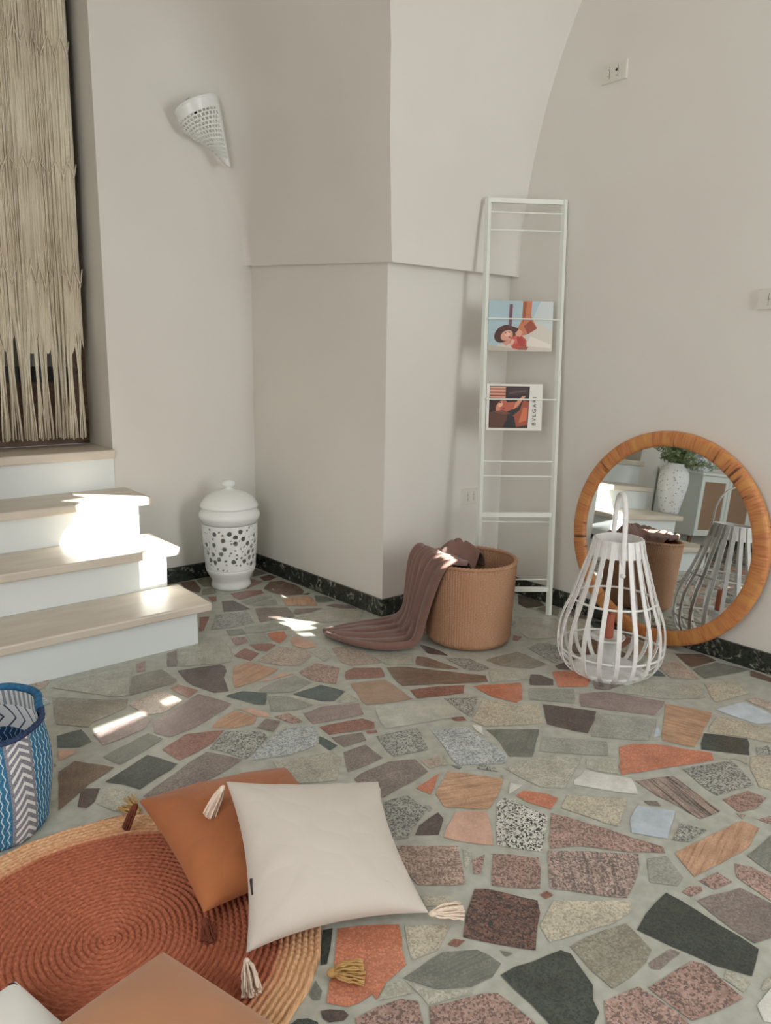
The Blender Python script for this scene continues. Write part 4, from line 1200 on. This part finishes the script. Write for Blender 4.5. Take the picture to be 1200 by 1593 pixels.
vz = N.math('LESS_THAN', N.math('FRACT', N.math('ADD', N.math('MULTIPLY', U_, 60.0), N.math('MULTIPLY', N.math('PINGPONG', N.math('MULTIPLY', V_, 16.0), 1.0), .6))), .14)
nv = N.mix(vz, rgba((32, 66, 108)), rgba((150, 186, 200)))
st_ = N.math('LESS_THAN', N.math('FRACT', N.math('MULTIPLY', U_, 55.0)), .5)
gs = N.mix(st_, rgba((212, 214, 214)), rgba((140, 146, 150)))
t1 = N.math('GREATER_THAN', V_, .58); t2 = N.math('GREATER_THAN', V_, .84)
N.l(N.mix(t2, N.mix(t1, nv, cw), gs), N.b.inputs['Base Color']); N.b.inputs['Roughness'].default_value = .95; N.bump(nzq.outputs[0], .4, .002)
CUFF = N.m
BGC = (.312, 1.905)
bag = thing('fabric_storage_bag', 'blue and grey quilted fabric storage bag with chevron pattern at the left edge', 'bag', (BGC[0], BGC[1], 0))
def bag_r(t, z): return .160 + .012*sin(PI*min(1, z/.27)) + .004*sin(t*5 + z*20) + .003*sin(t*9)
rows = [[(BGC[0], BGC[1], .003)]*160]
for i in range(41):
    z = .003 + .275*i/40
    rr_ = [bag_r(2*PI*j/160, z)*(1 if i > 1 else .97) for j in range(160)]
    rows.append([(BGC[0]+rr_[j]*cos(2*PI*j/160), BGC[1]+rr_[j]*sin(2*PI*j/160), z + (.012*sin(2*PI*j/160*2+.6) if i > 30 else 0)*((i-30)/10 if i > 30 else 0)) for j in range(160)])
k = MB(); k.grid(rows, 0, True, lambda i, j: (j/160*1.12, (i-1)/40*.275))
k.build('body', QUILT, bag, smooth=True)
rows2 = []
for i in range(20):
    z = .275 - .24*i/19
    rows2.append([(BGC[0]+(bag_r(2*PI*j/160, z)-.010)*cos(2*PI*j/160), BGC[1]+(bag_r(2*PI*j/160, z)-.010)*sin(2*PI*j/160), z + (.012*sin(2*PI*j/160*2+.6)*(1-i/6) if i < 6 else 0)) for j in range(160)])
rows2.append([(BGC[0], BGC[1], .03)]*160)
k = MB(); k.grid(rows2, 0, True, lambda i, j: (j/160*1.12, 1 - i/19)); k.build('lining', CUFF, bag, smooth=True)
NAVY = plain('navy_piping', (32, 44, 74), .9, c2=(52, 74, 112), scale=120.0); TEAL = plain('blue_piping', (48, 110, 150), .9, c2=(30, 80, 122), scale=90.0)
top_ = rows[-1]
k = MB(); k.tube([V(p) + V((0,0,.002)) for p in top_[-8:] + top_[:76]], .010, 8); k.build('rim_piping', TEAL, bag, smooth=True)
front_ = top_[75:153]
k = MB()
pts = [V(p) + V((0,0,.002 + .0016*(q % 2))) for q, p in enumerate(front_)]
k.tube(pts, [.0055 + .0022*(q % 2) for q in range(len(pts))], 8); k.build('front_piping', NAVY, bag, smooth=True)

# ------------------------------------------------------------------ things seen only in the mirror: urn with olive branches, cabinet, bowl
N = NT('speckled_ceramic')
tc = N.n('ShaderNodeTexCoord'); vo = N.n('ShaderNodeTexVoronoi', i_Scale=42.0); N.l(tc.outputs['Object'], vo.inputs['Vector'])
N.l(N.mix(N.ramp(vo.outputs['Distance'], .16, .24), rgba((96, 100, 106)), rgba((226, 228, 230))), N.b.inputs['Base Color']); N.b.inputs['Roughness'].default_value = .4
SPECK = N.m
UC = (.44, 3.085, .3445)
urn = thing('vase', 'tall white speckled vase with olive branches on the second step, seen in the mirror', 'vase', UC)
k = MB(); k.lathe([(.0, 0), (.068, 0), (.074, .01), (.078, .05), (.092, .12), (.106, .20), (.110, .26), (.102, .31), (.08, .345), (.062, .36), (.064, .375), (.06, .378), (.055, .36), (.04, .33)], 56, UC); k.build('body', SPECK, urn, smooth=True)
LEAF = plain('olive_leaf', (104, 128, 86), .6, c2=(152, 168, 130), scale=26.0); STEM = plain('olive_stem', (110, 92, 70), .8)
kb, kl = MB(), MB()
for b_ in range(40):
    a = R.uniform(0, 2*PI); L = R.uniform(.14, .30); tilt = R.uniform(.15, 1.2)
    if cos(a) > .3: tilt *= .35; L *= .8
    P = [V((UC[0], UC[1], UC[2]+.34))]
    d = V((sin(tilt)*cos(a), sin(tilt)*sin(a), cos(tilt)))
    for s in range(8):
        P.append(P[-1] + d*L/8); d = (d + V((R.uniform(-.1,.1), R.uniform(-.1,.1), -.09))).normalized()
        if P[-1].y > 3.46: P[-1].y = 3.46
    kb.tube(P, [.0022]*9, 5)
    for s in range(2, 9):
        for e_ in range(5):
            la = V((R.uniform(-1,1), R.uniform(-1,1), R.uniform(-.7,1))).normalized(); c0 = P[s]
            if c0.y + la.y*.045 > 3.48: continue
            sd = la.orthogonal().normalized()*.0065; up2 = la.cross(sd).normalized()*.001
            q0 = c0; q1 = c0 + la*.02 + sd; q2 = c0 + la*.045; q3 = c0 + la*.02 - sd; q4 = c0 + la*.02 + up2*2
            i0 = [kl.vert(x) for x in (q0, q1, q2, q3, q4)]
            kl.face((i0[0], i0[1], i0[4])); kl.face((i0[1], i0[2], i0[4])); kl.face((i0[2], i0[3], i0[4])); kl.face((i0[3], i0[0], i0[4]))
kb.build('branches', STEM, urn, smooth=True)
lf = kl.build('leaves', LEAF, urn); lf['kind'] = 'stuff'

CABM = plain('cabinet_grey_paint', (214, 220, 214), .5); N = NT('rattan_cane')
tc = N.n('ShaderNodeTexCoord'); w_ = N.n('ShaderNodeTexWave', i_Scale=60.0, i_Distortion=1.0); N.l(tc.outputs['Object'], w_.inputs['Vector'])
N.l(N.mix(w_.outputs['Fac'], rgba((160, 130, 104)), rgba((128, 100, 78))), N.b.inputs['Base Color']); N.b.inputs['Roughness'].default_value = .7
CANE = N.m
cab = thing('cabinet', 'pale grey cabinet with rattan door panels against the far wall, seen in the mirror', 'cabinet', (-.50, 3.28, 0))
CX0, CX1, CY0, CY1, CZ0, CZ1 = -1.14, .06, 3.085, 3.475, .17, .675
k = MB(); k.box((CX0, CY0+.02, CZ0), (CX1, CY1, CZ1-.02)); k.build('carcass', CABM, cab)
k = MB(); k.box((CX0-.01, CY0-.005, CZ1-.02), (CX1+.008, CY1+.004, CZ1)); k.build('top', CABM, cab, bevel=.003)
for q in range(3):
    x1 = CX1 - .004 - q*.398; x0 = x1 - .390
    k = MB()
    for a, b in (((x0, CY0, CZ0+.05), (x0+.045, CY0+.018, CZ1-.07)), ((x1-.045, CY0, CZ0+.05), (x1, CY0+.018, CZ1-.07)), ((x0, CY0, CZ0+.004), (x1, CY0+.018, CZ0+.05)), ((x0, CY0, CZ1-.07), (x1, CY0+.018, CZ1-.026))): k.box(a, b)
    dr = k.build('door', CABM, cab)
    k = MB(); k.box((x0+.045, CY0+.006, CZ0+.05), (x1-.045, CY0+.012, CZ1-.07)); k.build('cane_panel', CANE, dr)
for x, y in ((CX0+.03, CY0+.05), (CX1-.04, CY0+.05), (CX0+.03, CY1-.05), (CX1-.04, CY1-.05)):
    k = MB(); k.tube([(x, y, 0.001), (x, y, CZ0)], .016, 10); k.build('leg', plain('brown_wood', (110, 78, 52), .6), cab)
N = NT('patterned_ceramic')
tc = N.n('ShaderNodeTexCoord'); vo = N.n('ShaderNodeTexNoise', i_Scale=34.0, i_Distortion=1.2); N.l(tc.outputs['Object'], vo.inputs['Vector'])
N.l(N.mix(N.ramp(vo.outputs[0], .5, .56), rgba((226, 228, 232)), rgba((134, 142, 164))), N.b.inputs['Base Color']); N.b.inputs['Roughness'].default_value = .3
VC = (-.16, 3.26, CZ1 + .0005)
v2 = thing('ceramic_pot', 'white pot with a blue grey pattern on top of the cabinet, seen in the mirror', 'pot', VC)
k = MB(); k.lathe([(.0, 0), (.07, 0), (.075, .008), (.11, .06), (.125, .12), (.12, .17), (.095, .205), (.088, .22), (.094, .23), (.085, .228), (.08, .20)], 48, VC); k.build('body', N.m, v2, smooth=True)
